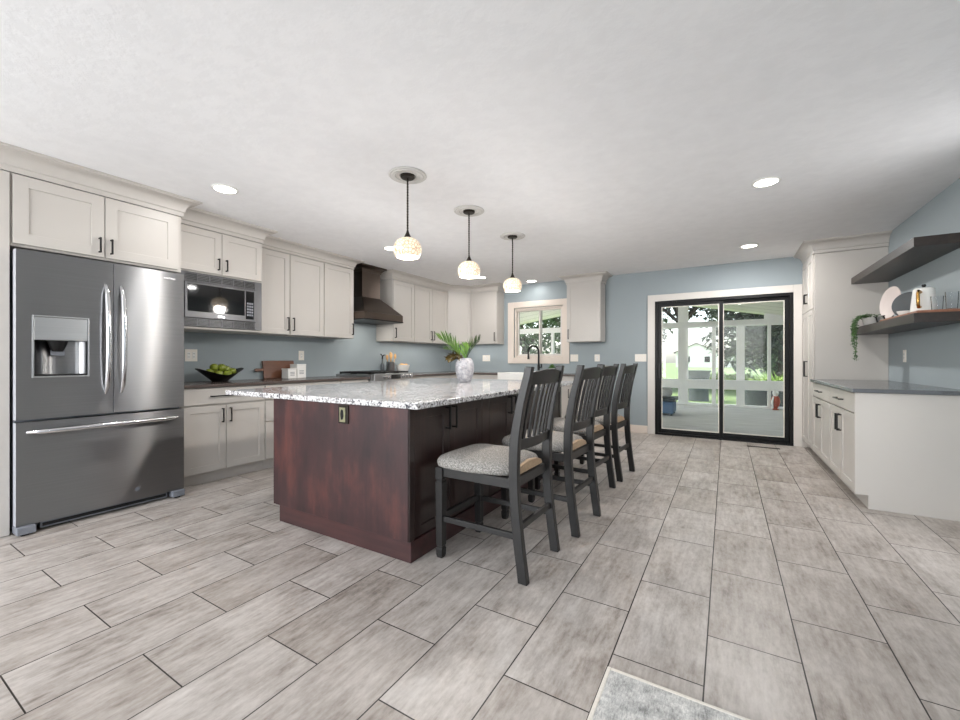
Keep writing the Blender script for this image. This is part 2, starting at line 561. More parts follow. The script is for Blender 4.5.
# ------------------------------------------------------------------ room shell
XL, XR, YB, YF, ZC = -4.93, 1.555, 7.06, -3.0, 2.595
FRX = -4.13
structure('floor', MB().box(XL - .3, XR + .3, YF - .3, YB + .02, -.12, 0), M_floor)
structure('ceiling', MB().box(XL - .3, XR + .3, YF - .3, YB + .16, ZC, ZC + .3), M_ceil)
structure('wall_left', MB().box(XL - .15, XL, YF, YB, 0, ZC), M_wall)
# right wall; two unseen slots added to put streaks on the refrigerator
w = MB()
for a_, b_ in ((YF, 2.68), (2.80, 3.42), (3.72, YB)):
    w.box(XR, XR + .15, a_, b_, 0, ZC)
for a_, b_ in ((2.68, 2.80), (3.42, 3.72)):
    w.box(XR, XR + .15, a_, b_, 0, .35); w.box(XR, XR + .15, a_, b_, 2.35, ZC)
structure('wall_right', w, M_wall)
# back wall with kitchen window and sliding door openings
WX0, WX1, WZ0, WZ1 = -3.46, -2.49, 1.225, 2.16
DX0, DX1, DZ1 = -.975, .79, 2.108
w = MB()
y0, y1 = YB, YB + .15
w.box(XL, WX0, y0, y1, 0, ZC); w.box(WX0, WX1, y0, y1, 0, WZ0); w.box(WX0, WX1, y0, y1, WZ1, ZC)
w.box(WX1, DX0, y0, y1, 0, ZC); w.box(DX0, DX1, y0, y1, DZ1, ZC); w.box(DX1, XR + .15, y0, y1, 0, ZC)
structure('wall_back', w, M_wall)
# rear wall behind the camera; its two unseen openings are added for light
w = MB()
y0, y1 = YF - .15, YF
w.box(XL, -4.65, y0, y1, 0, ZC); w.box(-4.65, -1.95, y0, y1, 0, .45); w.box(-4.65, -1.95, y0, y1, 2.45, ZC)
w.box(-1.95, -1.35, y0, y1, 0, ZC); w.box(-1.35, 1.15, y0, y1, 0, .45); w.box(-1.35, 1.15, y0, y1, 2.45, ZC)
w.box(1.15, XR, y0, y1, 0, ZC)
structure('wall_front', w, M_wall)
structure('baseboard_back', MB().box(-1.745, -1.085, YB - .018, YB, 0, .125), M_winframe, bevel=.004)
structure('baseboard_right', MB().box(XR - .016, XR, YF, 4.37, 0, .125), M_trim, bevel=.004)

# kitchen window
cs = MB()
cx0, cx1, cz0, cz1 = -3.585, -2.375, 1.115, 2.27
for b in ((cx0, WX0, cz0, cz1), (WX1, cx1, cz0, cz1), (WX0, WX1, WZ1, cz1), (WX0, WX1, cz0, WZ0)):
    cs.box(b[0], b[1], YB - .022, YB, b[2], b[3])
structure('trim_1', cs, M_winframe, bevel=.004)
wf = MB()
fx0, fx1, fz0, fz1 = WX0 + .002, WX1 - .002, WZ0 + .002, WZ1 - .002
t = .035
wf.box(fx0, fx0 + t, YB + .02, YB + .12, fz0, fz1); wf.box(fx1 - t, fx1, YB + .02, YB + .12, fz0, fz1)
wf.box(fx0 + t, fx1 - t, YB + .02, YB + .12, fz1 - t, fz1); wf.box(fx0 + t, fx1 - t, YB + .02, YB + .12, fz0, fz0 + t)
win = structure('window_1', wf, M_winframe, bevel=.003)
def sash(x0, x1, y, t=.03):
    m = MB()
    m.box(x0, x0 + t, y, y + .03, fz0 + .036, fz1 - .036); m.box(x1 - t, x1, y, y + .03, fz0 + .036, fz1 - .036)
    m.box(x0 + t, x1 - t, y, y + .03, fz1 - .036 - t, fz1 - .036); m.box(x0 + t, x1 - t, y, y + .03, fz0 + .036, fz0 + .036 + t)
    m.build('sash', M_trim, win, bevel=.003)
    MB().box(x0 + t, x1 - t, y + .012, y + .018, fz0 + .036 + t, fz1 - .036 - t).build('pane', M_glass, win)
sash(fx0 + .036, -2.93, YB + .075)
sash(-2.975, fx1 - .036, YB + .04)
MB().box(fx0 + .037, fx1 - .037, YB + .022, YB + .036, fz1 - .062, fz1 - .037).build('blind_headrail', M_winframe, win, bevel=.003)

# sliding glass door with white casing
cs = MB()
cs.box(-1.082, DX0, YB - .02, YB, 0, 2.21); cs.box(DX1, .884, YB - .02, YB, 0, 2.21); cs.box(DX0, DX1, YB - .02, YB, DZ1, 2.21)
cs.box(.884, .965, YB - .012, YB, 0, .106)
structure('trim_2', cs, M_trim, bevel=.004)
df = MB()
fy0, fy1 = YB - .012, YB + .12
x0, x1, z1 = DX0 + .001, DX1 - .001, DZ1 - .001
df.box(x0, x0 + .042, fy0, fy1, 0.001, z1); df.box(x1 - .042, x1, fy0, fy1, 0.001, z1)
df.box(x0 + .042, x1 - .042, fy0, fy1, z1 - .04, z1); df.box(x0 + .042, x1 - .042, fy0, fy1, 0.001, .035)
door = structure('door_1', df, M_blackframe, bevel=.003)
def slider(x0, x1, y, t=.05):
    m = MB()
    za, zb = .036, z1 - .041
    m.box(x0, x0 + t, y, y + .04, za, zb); m.box(x1 - t, x1, y, y + .04, za, zb)
    m.box(x0 + t, x1 - t, y, y + .04, zb - t, zb); m.box(x0 + t, x1 - t, y, y + .04, za, za + .06)
    p = m.build('door_panel', M_blackframe, door, bevel=.003)
    MB().box(x0 + t, x1 - t, y + .016, y + .022, za + .06, zb - t).build('pane', M_glass, p)
    e = MB(); g = .012
    e.box(x0 + t, x0 + t + g, y + .004, y + .016, za + .06, zb - t); e.box(x1 - t - g, x1 - t, y + .004, y + .016, za + .06, zb - t)
    e.box(x0 + t + g, x1 - t - g, y + .004, y + .016, za + .06, za + .06 + g); e.box(x0 + t + g, x1 - t - g, y + .004, y + .016, zb - t - g, zb - t)
    e.build('glazing_bead', M_offwhite, p)
    return p
pl = slider(x0 + .043, -.043, YB + .012, t=.05)
slider(-.092, x1 - .043, YB + .056, t=.05)
h = MB(); h.box(x0 + .055, x0 + .08, YB - .03, YB + .012, .93, 1.09); h.box(x0 + .05, x0 + .085, YB - .042, YB - .028, .90, 1.12)
h.build('door_handle', M_black, pl, bevel=.006)

# ------------------------------------------------------------------ cabinetry
def shaker(x0, x1, z0, z1, rail=.062, t=.02, rec=.009, flat=False):
    m = MB()
    if flat:
        return m.box(x0, x1, 0, t, z0, z1)
    a, b, c, d = x0 + rail, x1 - rail, z0 + rail, z1 - rail
    vs = [(x0, 0, z0), (x1, 0, z0), (x1, 0, z1), (x0, 0, z1), (a, 0, c), (b, 0, c), (b, 0, d), (a, 0, d),
          (a, rec, c), (b, rec, c), (b, rec, d), (a, rec, d), (x0, t, z0), (x1, t, z0), (x1, t, z1), (x0, t, z1)]
    fs = [(0, 1, 5, 4), (1, 2, 6, 5), (2, 3, 7, 6), (3, 0, 4, 7), (4, 5, 9, 8), (5, 6, 10, 9), (6, 7, 11, 10), (7, 4, 8, 11), (8, 9, 10, 11),
          (0, 12, 13, 1), (1, 13, 14, 2), (2, 14, 15, 3), (3, 15, 12, 0), (15, 14, 13, 12)]
    return m.add(vs, fs)
def pull(parent, x, z, L=.13, horiz=False, off=.036, w=.011, name='handle'):
    m = MB(); h = L / 2
    if horiz:
        m.box(x - h, x + h, -off, -off + w, z - w / 2, z + w / 2)
        for s in (-1, 1):
            m.box(x + s * (h - .012) - w / 2, x + s * (h - .012) + w / 2, -off + w, 0, z - w / 2, z + w / 2)
    else:
        m.box(x - w / 2, x + w / 2, -off, -off + w, z - h, z + h)
        for s in (-1, 1):
            m.box(x - w / 2, x + w / 2, -off + w, 0, z + s * (h - .006) - w / 2, z + s * (h - .006) + w / 2)
    return m.build(name, M_black, parent, bevel=.0015)
GAP = .003
def door_part(root, x0, x1, z0, z1, handle=None, L=.13, mat=None, rail=.062, name='door', off=.036):
    d = shaker(x0 + GAP, x1 - GAP, z0, z1, rail).build(name, mat or M_cab, root, bevel=.0015)
    if handle:
        pull(d, handle[0], handle[1], L, off=off)
    return d
def drawer_part(root, x0, x1, z0, z1, L=.3, mat=None, handle=True):
    d = shaker(x0 + GAP, x1 - GAP, z0, z1, flat=True).build('drawer', mat or M_cab, root, bevel=.002)
    if handle:
        pull(d, (x0 + x1) / 2, (z0 + z1) / 2, L, True)
    return d
def crown_prof(z0, z1, proj=.12):
    h = z1 - z0
    pts = [(0, z0), (.014, z0), (.014, z0 + .034 * h / .145), (.024, z0 + .042 * h / .145)]
    for i in range(0, 7):
        a = i / 6 * math.pi / 2
        pts.append((.024 + (proj - .036) * (1 - math.cos(a)), z0 + .042 * h / .145 + (h * .86 - .042 * h / .145) * math.sin(a)))
    pts += [(proj - .01, z0 + h * .9), (proj, z0 + h * .92), (proj, z1), (0, z1)]
    return pts
CT = ZC - .001
L90, R90 = R(90), R(-90)

# pantry side of the fridge surround (mostly outside the frame)
c = thing('pantry_cabinet', 'tall white cabinet side panel left of the stainless refrigerator', 'cabinet', (FRX, .12, 0), L90)
MB().box(0, .641, .018, .79, 0, 2.448).build('carcass', M_cab, c, bevel=.002)
MB().box(.0, .639, 0, .017, .004, 2.44).build('face_panel', M_cab, c, bevel=.002)

c = thing('fridge_cabinet', 'white two door wall cabinet directly above the stainless refrigerator', 'cabinet', (FRX, .764, 0), L90)
W = 1.018
MB().box(0, W, .022, .79, 1.955, 2.448).build('carcass', M_cab, c, bevel=.002)
door_part(c, .006, .490, 1.972, 2.44, (.456, 2.06), .115, rail=.075)
door_part(c, .490, W - .03, 1.972, 2.44, (.526, 2.06), .115, rail=.075)
MB().sweep([(-.62, .022), (W, .022), (W, .2)], crown_prof(2.45, CT)).build('crown_molding', M_cab, c, smooth=40)

c = thing('microwave_cabinet', 'white two door wall cabinet above the built in microwave', 'cabinet', (-4.33, 1.79, 0), L90)
W = .85
b = MB(); b.box(0, W, .022, .59, 2.012, 2.448); b.box(0, .018, .022, .59, 1.478, 2.012); b.box(W - .018, W, .022, .59, 1.478, 2.012)
b.box(.018, W - .018, .012, .59, 1.478, 1.497); b.box(.018, W - .018, .57, .59, 1.497, 2.012)
b.build('carcass', M_cab, c, bevel=.002)
door_part(c, .006, .43, 2.03, 2.44, (.392, 2.125), .115)
door_part(c, .43, W - .004, 2.03, 2.44, (.468, 2.125), .115)
MB().sweep([(.06, .022), (W, .022), (W, .213)], crown_prof(2.45, CT)).build('crown_molding', M_cab, c, smooth=40)

UF, UD = -4.55, .375
def wall_cab(label, loc, rz, W, doors, crown=None, z0=1.485, z1=2.47, hl=.16):
    c = thing('upper_cabinet', label, 'cabinet', loc, rz)
    MB().box(0.0005, W - .0005, .022, UD, z0, z1 - .002).build('carcass', M_cab, c, bevel=.002)
    for (a, b, hx) in doors:
        door_part(c, a + .002, b - .002, z0 + .004, z1 - .01, (hx, z0 + .05 + hl / 2) if hx is not None else None, hl)
    if crown:
        MB().sweep(crown, crown_prof(z1, CT)).build('crown_molding', M_cab, c, smooth=40)
    return c
wall_cab('white two door wall cabinet between microwave cabinet and single door cabinet', (UF, 2.645, 0), L90, .97,
         [(.1, .475, .44), (.475, .97, .515)], [(.06, .022), (.97, .022)])
wall_cab('white single door wall cabinet immediately left of the dark range hood', (UF, 3.616, 0), L90, .504,
         [(0, .504, .47)], [(0, .022), (.504, .022), (.504, UD)])
wall_cab('white single door wall cabinet immediately right of the dark range hood', (UF, 4.93, 0), L90, .52, [(0, .52, .04)])
wall_cab('white two door wall cabinet next to the diagonal corner cabinet', (UF, 5.451, 0), L90, .978, [(0, .489, .452), (.489, .978, .526)])
# diagonal corner cabinet
c = thing('corner_cabinet', 'white diagonal corner wall cabinet with one door above the counter', 'cabinet')
k = .0155
b = MB().prism([(UF - .022 + k, 6.432 + k * .4), (-4.243 + .0, 6.75 + .022), (-4.243, YB - .002), (XL + .002, YB - .002), (XL + .002, 6.432), (UF - .022, 6.432)], 'z', 1.485, 2.468)
b.build('carcass', M_cab, c, bevel=.002)
dl = math.hypot(.31, .32)
dd = shaker(.004, dl - .006, 1.489, 2.46).build('door', M_cab, c, bevel=.0015, loc=(UF - .004, 6.439, 0), rot=(0, 0, math.atan2(.32, .31)))
pull(dd, .045, 1.615, .16)
wall_cab('white wall cabinet on the back wall left of the kitchen window', (-4.241, 6.75 - 0.022 + .022, 0), 0, .571, [(0, .571, .53)]).scale = (1, (YB - 6.752) / UD, 1)
cm = MB().sweep([(XL + .01, 4.93), (UF - .022, 4.93), (UF - .022, 6.432), (-4.243, 6.772), (-3.671, 6.772), (-3.671, YB - .002)], crown_prof(2.47, CT))
tag(cm.build('crown_molding', M_cab, smooth=40), 'white crown molding over the cabinets turning the back corner', 'molding')
c = wall_cab('white single door wall cabinet to the right of the kitchen window', (-2.325, 6.75, 0), 0, .572, [(0, .572, .035)])
c.scale = (1, (YB - 6.752) / UD, 1)
MB().sweep([(0, UD), (0, .022), (.572, .022), (.572, UD)], crown_prof(2.455, CT)).build('crown_molding', M_cab, c, smooth=40)

# base cabinets
BZ = .918
def base_cab(label, loc, rz, W, D, layout, toe=True, endpanel=None):
    c = thing('base_cabinet', label, 'cabinet', loc, rz)
    MB().box(.0005, W - .0005, .022, D, .105, BZ - .001).build('carcass', M_cab, c, bevel=.002)
    MB().box(.0005, W - .0005, .05, D, 0, .104).build('toe_kick', M_cab, c)
    for it in layout:
        if it[0] == 'door': door_part(c, it[1], it[2], it[3], it[4], it[5], it[6] if len(it) > 6 else .15)
        else: drawer_part(c, it[1], it[2], it[3], it[4], it[5])
    return c
LF, LD = -4.25, .675
base_cab('white base cabinet with one wide drawer over two doors beside the refrigerator', (LF, 1.83, 0), L90, .79, LD,
         [('drawer', .002, .788, .755, .908, .32), ('door', .002, .388, .112, .738, (.35, .64), .14), ('door', .388, .788, .112, .738, (.425, .64), .14)])
base_cab('white three drawer base cabinet behind the left end of the island', (LF, 2.621, 0), L90, 1.013, LD,
         [('drawer', .002, 1.011, .755, .908, .32), ('drawer', .002, 1.011, .52, .738, .32), ('drawer', .002, 1.011, .112, .51, .32)])
base_cab('narrow white base cabinet immediately left of the range', (LF, 3.635, 0), L90, .478, LD,
         [('drawer', .002, .476, .755, .908, .16), ('door', .002, .476, .112, .738, (.44, .64), .14)])
base_cab('white base cabinet immediately right of the range', (LF, 4.932, 0), L90, 1.498, LD,
         [('drawer', .002, .75, .755, .908, .3), ('drawer', .75, 1.49, .755, .908, .3), ('door', .002, .75, .112, .738, (.71, .64), .14), ('door', .75, 1.49, .112, .738, (.79, .64), .14)])
BF, BD = 6.43, YB - 6.432
base_cab('white base cabinet in the back corner left of the sink', (-4.925, BF + .001, 0), 0, 1.465, BD, [('drawer', .7, 1.463, .755, .908, .3), ('door', .7, 1.463, .112, .738, (1.42, .64), .14)])
c = base_cab('white base cabinet under the white apron sink', (-3.459, BF + .001, 0), 0, .938, BD, [('door', .002, .47, .112, .66, (.43, .56), .14), ('door', .47, .936, .112, .66, (.51, .56), .14)])
CH['sinkbase'] = c
base_cab('white base cabinet at the end of the back counter right of the sink', (-2.52, BF + .001, 0), 0, .765, BD,
         [('drawer', .002, .763, .755, .908, .3), ('door', .002, .383, .112, .738, (.345, .64), .14), ('door', .383, .763, .112, .738, (.42, .64), .14)])
# sink base carcass is lower behind the apron
for o in CH['sinkbase'].children:
    if o.name.startswith('carcass'):
        for v in o.data.vertices:
            if v.co.z > .8: v.co.z = .66
# countertops
CZ0, CZ1 = BZ, .948
tag(MB().box(XL + .001, -4.222, 1.825, 4.112, CZ0, CZ1).build('countertop', M_counter, bevel=.004), 'dark brown countertop between the refrigerator and the range', 'countertop')
SX0, SX1 = -3.455, -2.525
poly = [(XL + .001, 4.936), (-4.222, 4.936), (-4.222, 6.405), (SX0, 6.405), (SX0, 6.86), (SX1, 6.86), (SX1, 6.405), (-1.745, 6.405), (-1.745, YB - .001), (XL + .001, YB - .001)]
tag(MB().prism(poly, 'z', CZ0, CZ1).build('countertop', M_counter, bevel=.004), 'dark brown L shaped countertop running under the kitchen window', 'countertop')
# apron sink
s = MB()
s.box(SX0 + .003, SX1 - .003, 6.375, 6.40, .70, .962); s.box(SX0 + .003, SX1 - .003, 6.83, 6.857, .70, .956)
s.box(SX0 + .003, SX0 + .028, 6.40, 6.83, .70, .956); s.box(SX1 - .028, SX1 - .003, 6.40, 6.83, .70, .956); s.box(SX0 + .028, SX1 - .028, 6.40, 6.83, .70, .725)
tag(s.build('apron_sink', M_white, bevel=.006), 'white apron front sink under the kitchen window', 'sink')

# right-hand base cabinet and tall cabinet
RFX = .885
RD = XR - RFX - .002
c = thing('base_cabinet', 'long white base cabinet under the grey counter by the right wall', 'cabinet', (RFX, 6.283, 0), R90)
W = 1.9
MB().box(.0, W - .02, .022, RD, .108, .919).build('carcass', M_cab, c, bevel=.002)
MB().box(.0, W - .02, .082, RD, 0, .107).build('toe_kick', M_cab, c)
e = MB().prism([(0, .106), (.08, .106), (.08, 0), (RD, 0), (RD, .919), (0, .919)], 'x', W - .019, W)
e.build('end_panel', M_cab, c, bevel=.002)
h = (W - .02) / 2
for i in range(2):
    a, b = i * h, (i + 1) * h
    m_ = (a + b) / 2
    drawer_part(c, a + .003, b - .003, .758, .91, .24)
    door_part(c, a + .003, m_, .115, .745, (m_ - .035, .62), .15)
    door_part(c, m_, b - .003, .115, .745, (m_ + .035, .62), .15)
tag(MB().box(RFX - .022, XR - .001, 4.358, 6.283, .9205, .952).build('countertop', M_counterR, bevel=.004), 'grey countertop on the base cabinet by the right wall', 'countertop')
c = thing('pantry_cabinet', 'tall white pantry cabinet between the sliding door and the grey counter', 'cabinet', (RFX, YB - .002, 0), R90)
W = YB - .004 - 6.285
MB().box(0, W, .022, RD, .107, 2.448).build('carcass', M_cab, c, bevel=.002)
MB().box(0, W, .082, RD, 0, .106).build('toe_kick', M_cab, c)
hx = W / 2
for (z0, z1, hz, hl) in ((1.80, 2.44, 1.955, .12), (.115, 1.79, 1.066, .2)):
    door_part(c, .004, hx, z0, z1, (hx - .032, hz), hl)
    door_part(c, hx, W - .012, z0, z1, (hx + .032, hz), hl)
MB().sweep([(0, .022), (W, .022), (W, RD)], crown_prof(2.45, CT)).build('crown_molding', M_cab, c, smooth=40)

# ------------------------------------------------------------------ refrigerator
c = thing('refrigerator', 'large stainless steel french door refrigerator with ice dispenser', 'refrigerator', (-4.05, .772, 0), L90)
FW, FH = .996, 1.925
MB().box(.004, FW - .004, .085, .86, .03, FH - .012).build('body', M_greyplastic, c, bevel=.004)
def fdoor(x0, x1, z0, z1, name, hole=None):
    """slightly bowed door front; hole=(xa,xb,za,zb) cuts the dispenser recess"""
    m = MB()
    xs = [x0 + (x1 - x0) * i / 12 for i in range(13)]
    zs = [z0, z1]
    if hole:
        xs = sorted(set([x for x in xs if not (hole[0] - .01 < x < hole[1] + .01)] + [hole[0], (hole[0] + hole[1]) / 2, hole[1]]))
        zs = [z0, hole[2], hole[3], z1]
    f = lambda x: .012 * (2 * (x - FW / 2) / FW) ** 2
    n = len(xs); nz = len(zs)
    vs = [(x, f(x), z) for z in zs for x in xs] + [(x, .08, z) for z in zs for x in xs]
    fs = []
    o = n * nz
    for j in range(nz - 1):
        for i in range(n - 1):
            xm = (xs[i] + xs[i + 1]) / 2
            if hole and j == 1 and hole[0] < xm < hole[1]: continue
            fs.append((j * n + i, j * n + i + 1, (j + 1) * n + i + 1, (j + 1) * n + i))
            fs.append((o + j * n + i, o + (j + 1) * n + i, o + (j + 1) * n + i + 1, o + j * n + i + 1))
    t = (nz - 1) * n
    for i in range(n - 1):
        fs.append((i, o + i, o + i + 1, i + 1)); fs.append((t + i, t + i + 1, o + t + i + 1, o + t + i))
    for j in range(nz - 1):
        fs.append((j * n, (j + 1) * n, o + (j + 1) * n, o + j * n)); fs.append((j * n + n - 1, o + j * n + n - 1, o + (j + 1) * n + n - 1, (j + 1) * n + n - 1))
    if hole:
        i0, i1 = xs.index(hole[0]), xs.index(hole[1])
        for i in range(i0, i1):
            fs.append((n + i, n + i + 1, o + n + i + 1, o + n + i)); fs.append((2 * n + i, o + 2 * n + i, o + 2 * n + i + 1, 2 * n + i + 1))
        fs.append((n + i0, o + n + i0, o + 2 * n + i0, 2 * n + i0)); fs.append((n + i1, 2 * n + i1, o + 2 * n + i1, o + n + i1))
    m.add(vs, fs)
    for q, f_ in enumerate(m.f):
        ys = [m.v[i][1] for i in f_]; xx = [m.v[i][0] for i in f_]
        if max(ys) - min(ys) > .05 and max(xx) - min(xx) < .001 and (min(xx) < x0 + .001 or max(xx) > x1 - .001): m.mi[q] = 1
    return m.build(name, [M_steel, M_fridgeside], c, smooth=30)
HX0, HX1, HZ0, HZ1 = .084, .358, 1.068, 1.478
dl_ = fdoor(.002, .506, .775, FH, 'door', (HX0, HX1, HZ0, HZ1))
dr_ = fdoor(.512, FW - .002, .775, FH, 'door')
fz = fdoor(.002, FW - .002, .064, .757, 'freezer_drawer')
def fhandle(parent, pts, r):
    MB().tube(pts, r, 12).build('handle', M_chrome, parent, smooth=50)
def bow(x, z0, z1, dx=0):
    p = []
    for i in range(15):
        t = i / 14
        p.append((x + dx * math.sin(math.pi * t), .0 - .062 * math.sin(math.pi * t) ** .45 if 0 < t < 1 else .006, z0 + (z1 - z0) * t))
    return p
rr = [.012] + [.017] * 13 + [.012]
fhandle(dl_, bow(.462, .93, 1.75), rr)
fhandle(dr_, bow(.556, .93, 1.75), rr)
p = []
for i in range(17):
    t = i / 16
    p.append((.055 + (FW - .11) * t, .012 - .06 * math.sin(math.pi * t) ** .4 if 0 < t < 1 else .014,   .688 + .004 * math.sin(math.pi * t)))
fhandle(fz, p, [.013] + [.019] * 15 + [.013])
# dispenser
d = MB()
d.box(HX0 + .001, HX1 - .001, .002, .03, 1.318, HZ1 - .001)
d.build('dispenser_panel', M_steel3, dl_, bevel=.003)
fr = MB(); g = .01
fr.box(HX0 - g, HX0, -.002, .012, HZ0 - g, HZ1 + g); fr.box(HX1, HX1 + g, -.002, .012, HZ0 - g, HZ1 + g)
fr.box(HX0, HX1, -.002, .012, HZ1, HZ1 + g); fr.box(HX0, HX1, -.002, .012, HZ0 - g, HZ0)
fr.build('dispenser_frame', M_steel3, dl_, bevel=.002)
d = MB(); n = 10
vs = []; fs = []
for i in range(n + 1):
    a = i / n
    x = HX0 + .004 + (HX1 - HX0 - .008) * a
    y = .012 + .066 * math.sin(math.pi * a) ** .5
    vs += [(x, y, HZ0 + .004), (x, y, 1.316)]
for i in range(n): fs.append((2 * i, 2 * i + 2, 2 * i + 3, 2 * i + 1))
d.add(vs, fs); d.build('dispenser_recess', M_steel, dl_, smooth=60)
MB().box(HX0 + .002, HX1 - .002, .004, .076, HZ0 + .001, HZ0 + .012).build('drip_tray', M_dark, dl_)
d = MB(); d.lathe([(.028, -.075), (.04, -.05), (.05, -.02), (.055, 0)], ((HX0 + HX1) / 2 - .01, .048, 1.316), 16, 1, .5)
d.build('dispenser_nozzle', M_black, dl_, smooth=40)
MB().box((HX0 + HX1) / 2 - .045, (HX0 + HX1) / 2 + .03, .055, .062, 1.21, 1.25).build('dispenser_paddle', M_greyplastic, dl_, bevel=.004)
MB().box(.838, .925, .0025, .0085, 1.862, 1.879).build('badge', M_chrome, dr_, bevel=.001)
bd = MB(); bd.lathe([(.016, 0), (.016, .004)], (0, 0, 0), 20)
bd.xform(Matrix.Translation((.66, .003, .148)) @ Matrix.Rotation(R(90), 4, 'X')); bd.build('round_sticker', M_greyplastic, fz, smooth=40)
g = MB(); g.box(.12, FW - .12, .03, .08, .016, .06); g.cur = 1; g.box(.13, FW - .13, .026, .03, .026, .05)
g.build('kick_grille', [M_greyplastic, M_dark], c, bevel=.003)
for xa in (.0, FW - .1):
    f = MB(); f.box(xa, xa + .09, -.025, .09, .012, .062); f.cur = 1; f.box(xa + .02, xa + .06, -.01, .07, 0, .012)
    f.build('foot', [M_greyplastic, M_dark], c, bevel=.004)

# ------------------------------------------------------------------ microwave with trim kit
c = thing('microwave', 'stainless built in microwave with black glass door and trim frame', 'microwave', (-4.318, 1.81, 1.498), L90)
MW, MH = .81, .512
t = MB()
t.box(.0, .06, -.004, .012, 0, MH); t.box(MW - .07, MW, -.004, .012, 0, MH); t.cur = 1; t.box(.06, MW - .07, .004, .012, 0, .078); t.box(.06, MW - .07, .004, .012, MH - .09, MH); t.cur = 0
for zz in (.006, .07, MH - .086, MH - .01):
    t.box(.06, MW - .07, -.004, .004, zz, zz + .006)
for k in range(7):
    xx = .06 + (MW - .13 - .008) * k / 6
    t.box(xx, xx + .008, -.004, .004, .012, .07); t.box(xx, xx + .008, -.004, .004, MH - .08, MH - .01)
for zz in [.02 + .0125 * i for i in range(4)] + [MH - .076 + .0145 * i for i in range(5)]:
    t.box(.068, MW - .078, -.002, .004, zz, zz + .005)
t.build('trim_frame', [M_steel2, M_dark], c)
b = MB(); b.box(.062, MW - .072, .014, .45, .012, MH - .012); b.build('body', M_dark, c)
dz0, dz1 = .082, MH - .094
b = MB(); b.box(.064, MW - .074, -.02, .003, dz0, dz1)
dm = b.build('door', M_steel2, c, bevel=.004)
b = MB(); b.box(.088, .615, -.0225, -.0202, dz0 + .06, dz1 - .018); b.build('window', M_darkglass, dm)
b = MB(); b.box(.63, .715, -.0225, -.0202, dz0 + .026, dz1 - .018); cp = b.build('control_panel', M_darkglass, c)
b = MB()
for i in range(3):
    for j in range(5):
        b.box(.64 + i * .023, .658 + i * .023, -.0245, -.0226, dz0 + .06 + j * .03, dz0 + .08 + j * .03)
b.build('keypad', M_greyplastic, cp)
b = MB(); b.box(.35, .42, -.0215, -.0201, dz0 + .018, dz0 + .036); b.build('badge', M_chrome, dm)

# ------------------------------------------------------------------ range hood
c = thing('range_hood', 'dark stainless wall range hood with sloped canopy over the range', 'range hood', (XL + .002, 4.525, 0), 0)
# local x = out from wall, y along wall
CX = .31
b = MB(); b.box(0, CX, -.185, .185, 2.12, 2.575)
b.build('chimney', M_hood, c, bevel=.002)
tp = [(0, 2.50), (.008, 2.50), (.014, 2.53), (.05, 2.565), (.07, 2.572), (.07, CT), (0, CT)]
MB().sweep([(0, -.186), (CX + .001, -.186), (CX + .001, .186), (0, .186)], tp).build('crown_trim', M_hood, c, smooth=30)
KX, KY = .585, .398
vs = [(0, -KY, 1.868), (KX, -KY, 1.868), (KX, KY, 1.868), (0, KY, 1.868), (0, -.186, 2.121), (CX, -.186, 2.121), (CX, .186, 2.121), (0, .186, 2.121)]
b = MB().add(vs, [(0, 1, 5, 4), (1, 2, 6, 5), (2, 3, 7, 6), (4, 5, 6, 7), (3, 2, 1, 0), (0, 4, 7, 3)])
b.build('canopy', M_hood, c, bevel=.002)
b = MB(); b.box(0, KX, -KY, KY, 1.772, 1.867); b.build('canopy_skirt', M_hood, c, bevel=.002)
b = MB(); b.box(0, KX + .006, -KY - .004, KY + .004, 1.755, 1.771); b.build('bottom_lip', M_black, c, bevel=.002)

light('hood_lamp', 'AREA', (-4.6, 4.525, 1.752), (0, 0, 0), 1.8, (1, .95, .88), shape='DISK', size=.08)
# lamps under the wall cabinets, lighting the backsplash
light('under_cabinet_lamp', 'AREA', (-4.65, 5.7, 1.482), (0, 0, 0), 3.0, (1, .97, .93), shape='RECTANGLE', size=.05, size_y=1.4)
light('under_cabinet_lamp', 'AREA', (-4.1, 6.84, 1.482), (0, 0, 0), 1.4, (1, .97, .93), shape='RECTANGLE', size=.8, size_y=.05)
# ------------------------------------------------------------------ range
c = thing('gas_range', 'stainless slide in gas range with black grates and front knobs', 'range', (-4.17, 4.12, 0), L90)
RW = .808
MB().box(0, RW, .035, .755, .08, .952).build('body', M_steel3, c, bevel=.003)
MB().box(.02, RW - .02, .08, .75, 0, .079).build('toe_kick', M_dark, c)
MB().box(0, RW, .035, .755, .953, .975).build('cooktop', M_steel3, c, bevel=.004)
d = MB(); d.box(.01, RW - .01, .0, .034, .26, .86); od = d.build('oven_door', M_steel3, c, bevel=.004)
MB().box(.12, RW - .12, -.003, 0, .38, .72).build('window', M_darkglass, od)
MB().tube([(.06, .0, .81), (.06, -.05, .81), (RW - .06, -.05, .81), (RW - .06, 0, .81)], .012, 10).build('handle', M_chrome, od, smooth=50)
MB().box(.01, RW - .01, .0, .034, .085, .25).build('drawer', M_steel3, c, bevel=.004)
cp = MB().box(.0, RW, -.022, .034, .888, .985).build('control_panel', M_steel3, c, bevel=.004)
MB().box(.33, .53, -.0245, -.0222, .905, .968).build('display', M_darkglass, cp)
for kx in (.2, .27, .59, .66, .73):
    k = MB(); k.lathe([(.03, 0), (.03, .006), (.025, .01), (.024, .034), (.018, .038)], seg=18)
    k.xform(Matrix.Translation((kx, -.022, .937)) @ Matrix.Rotation(R(90), 4, 'X'))
    k.build('knob', M_chrome, cp, smooth=40)
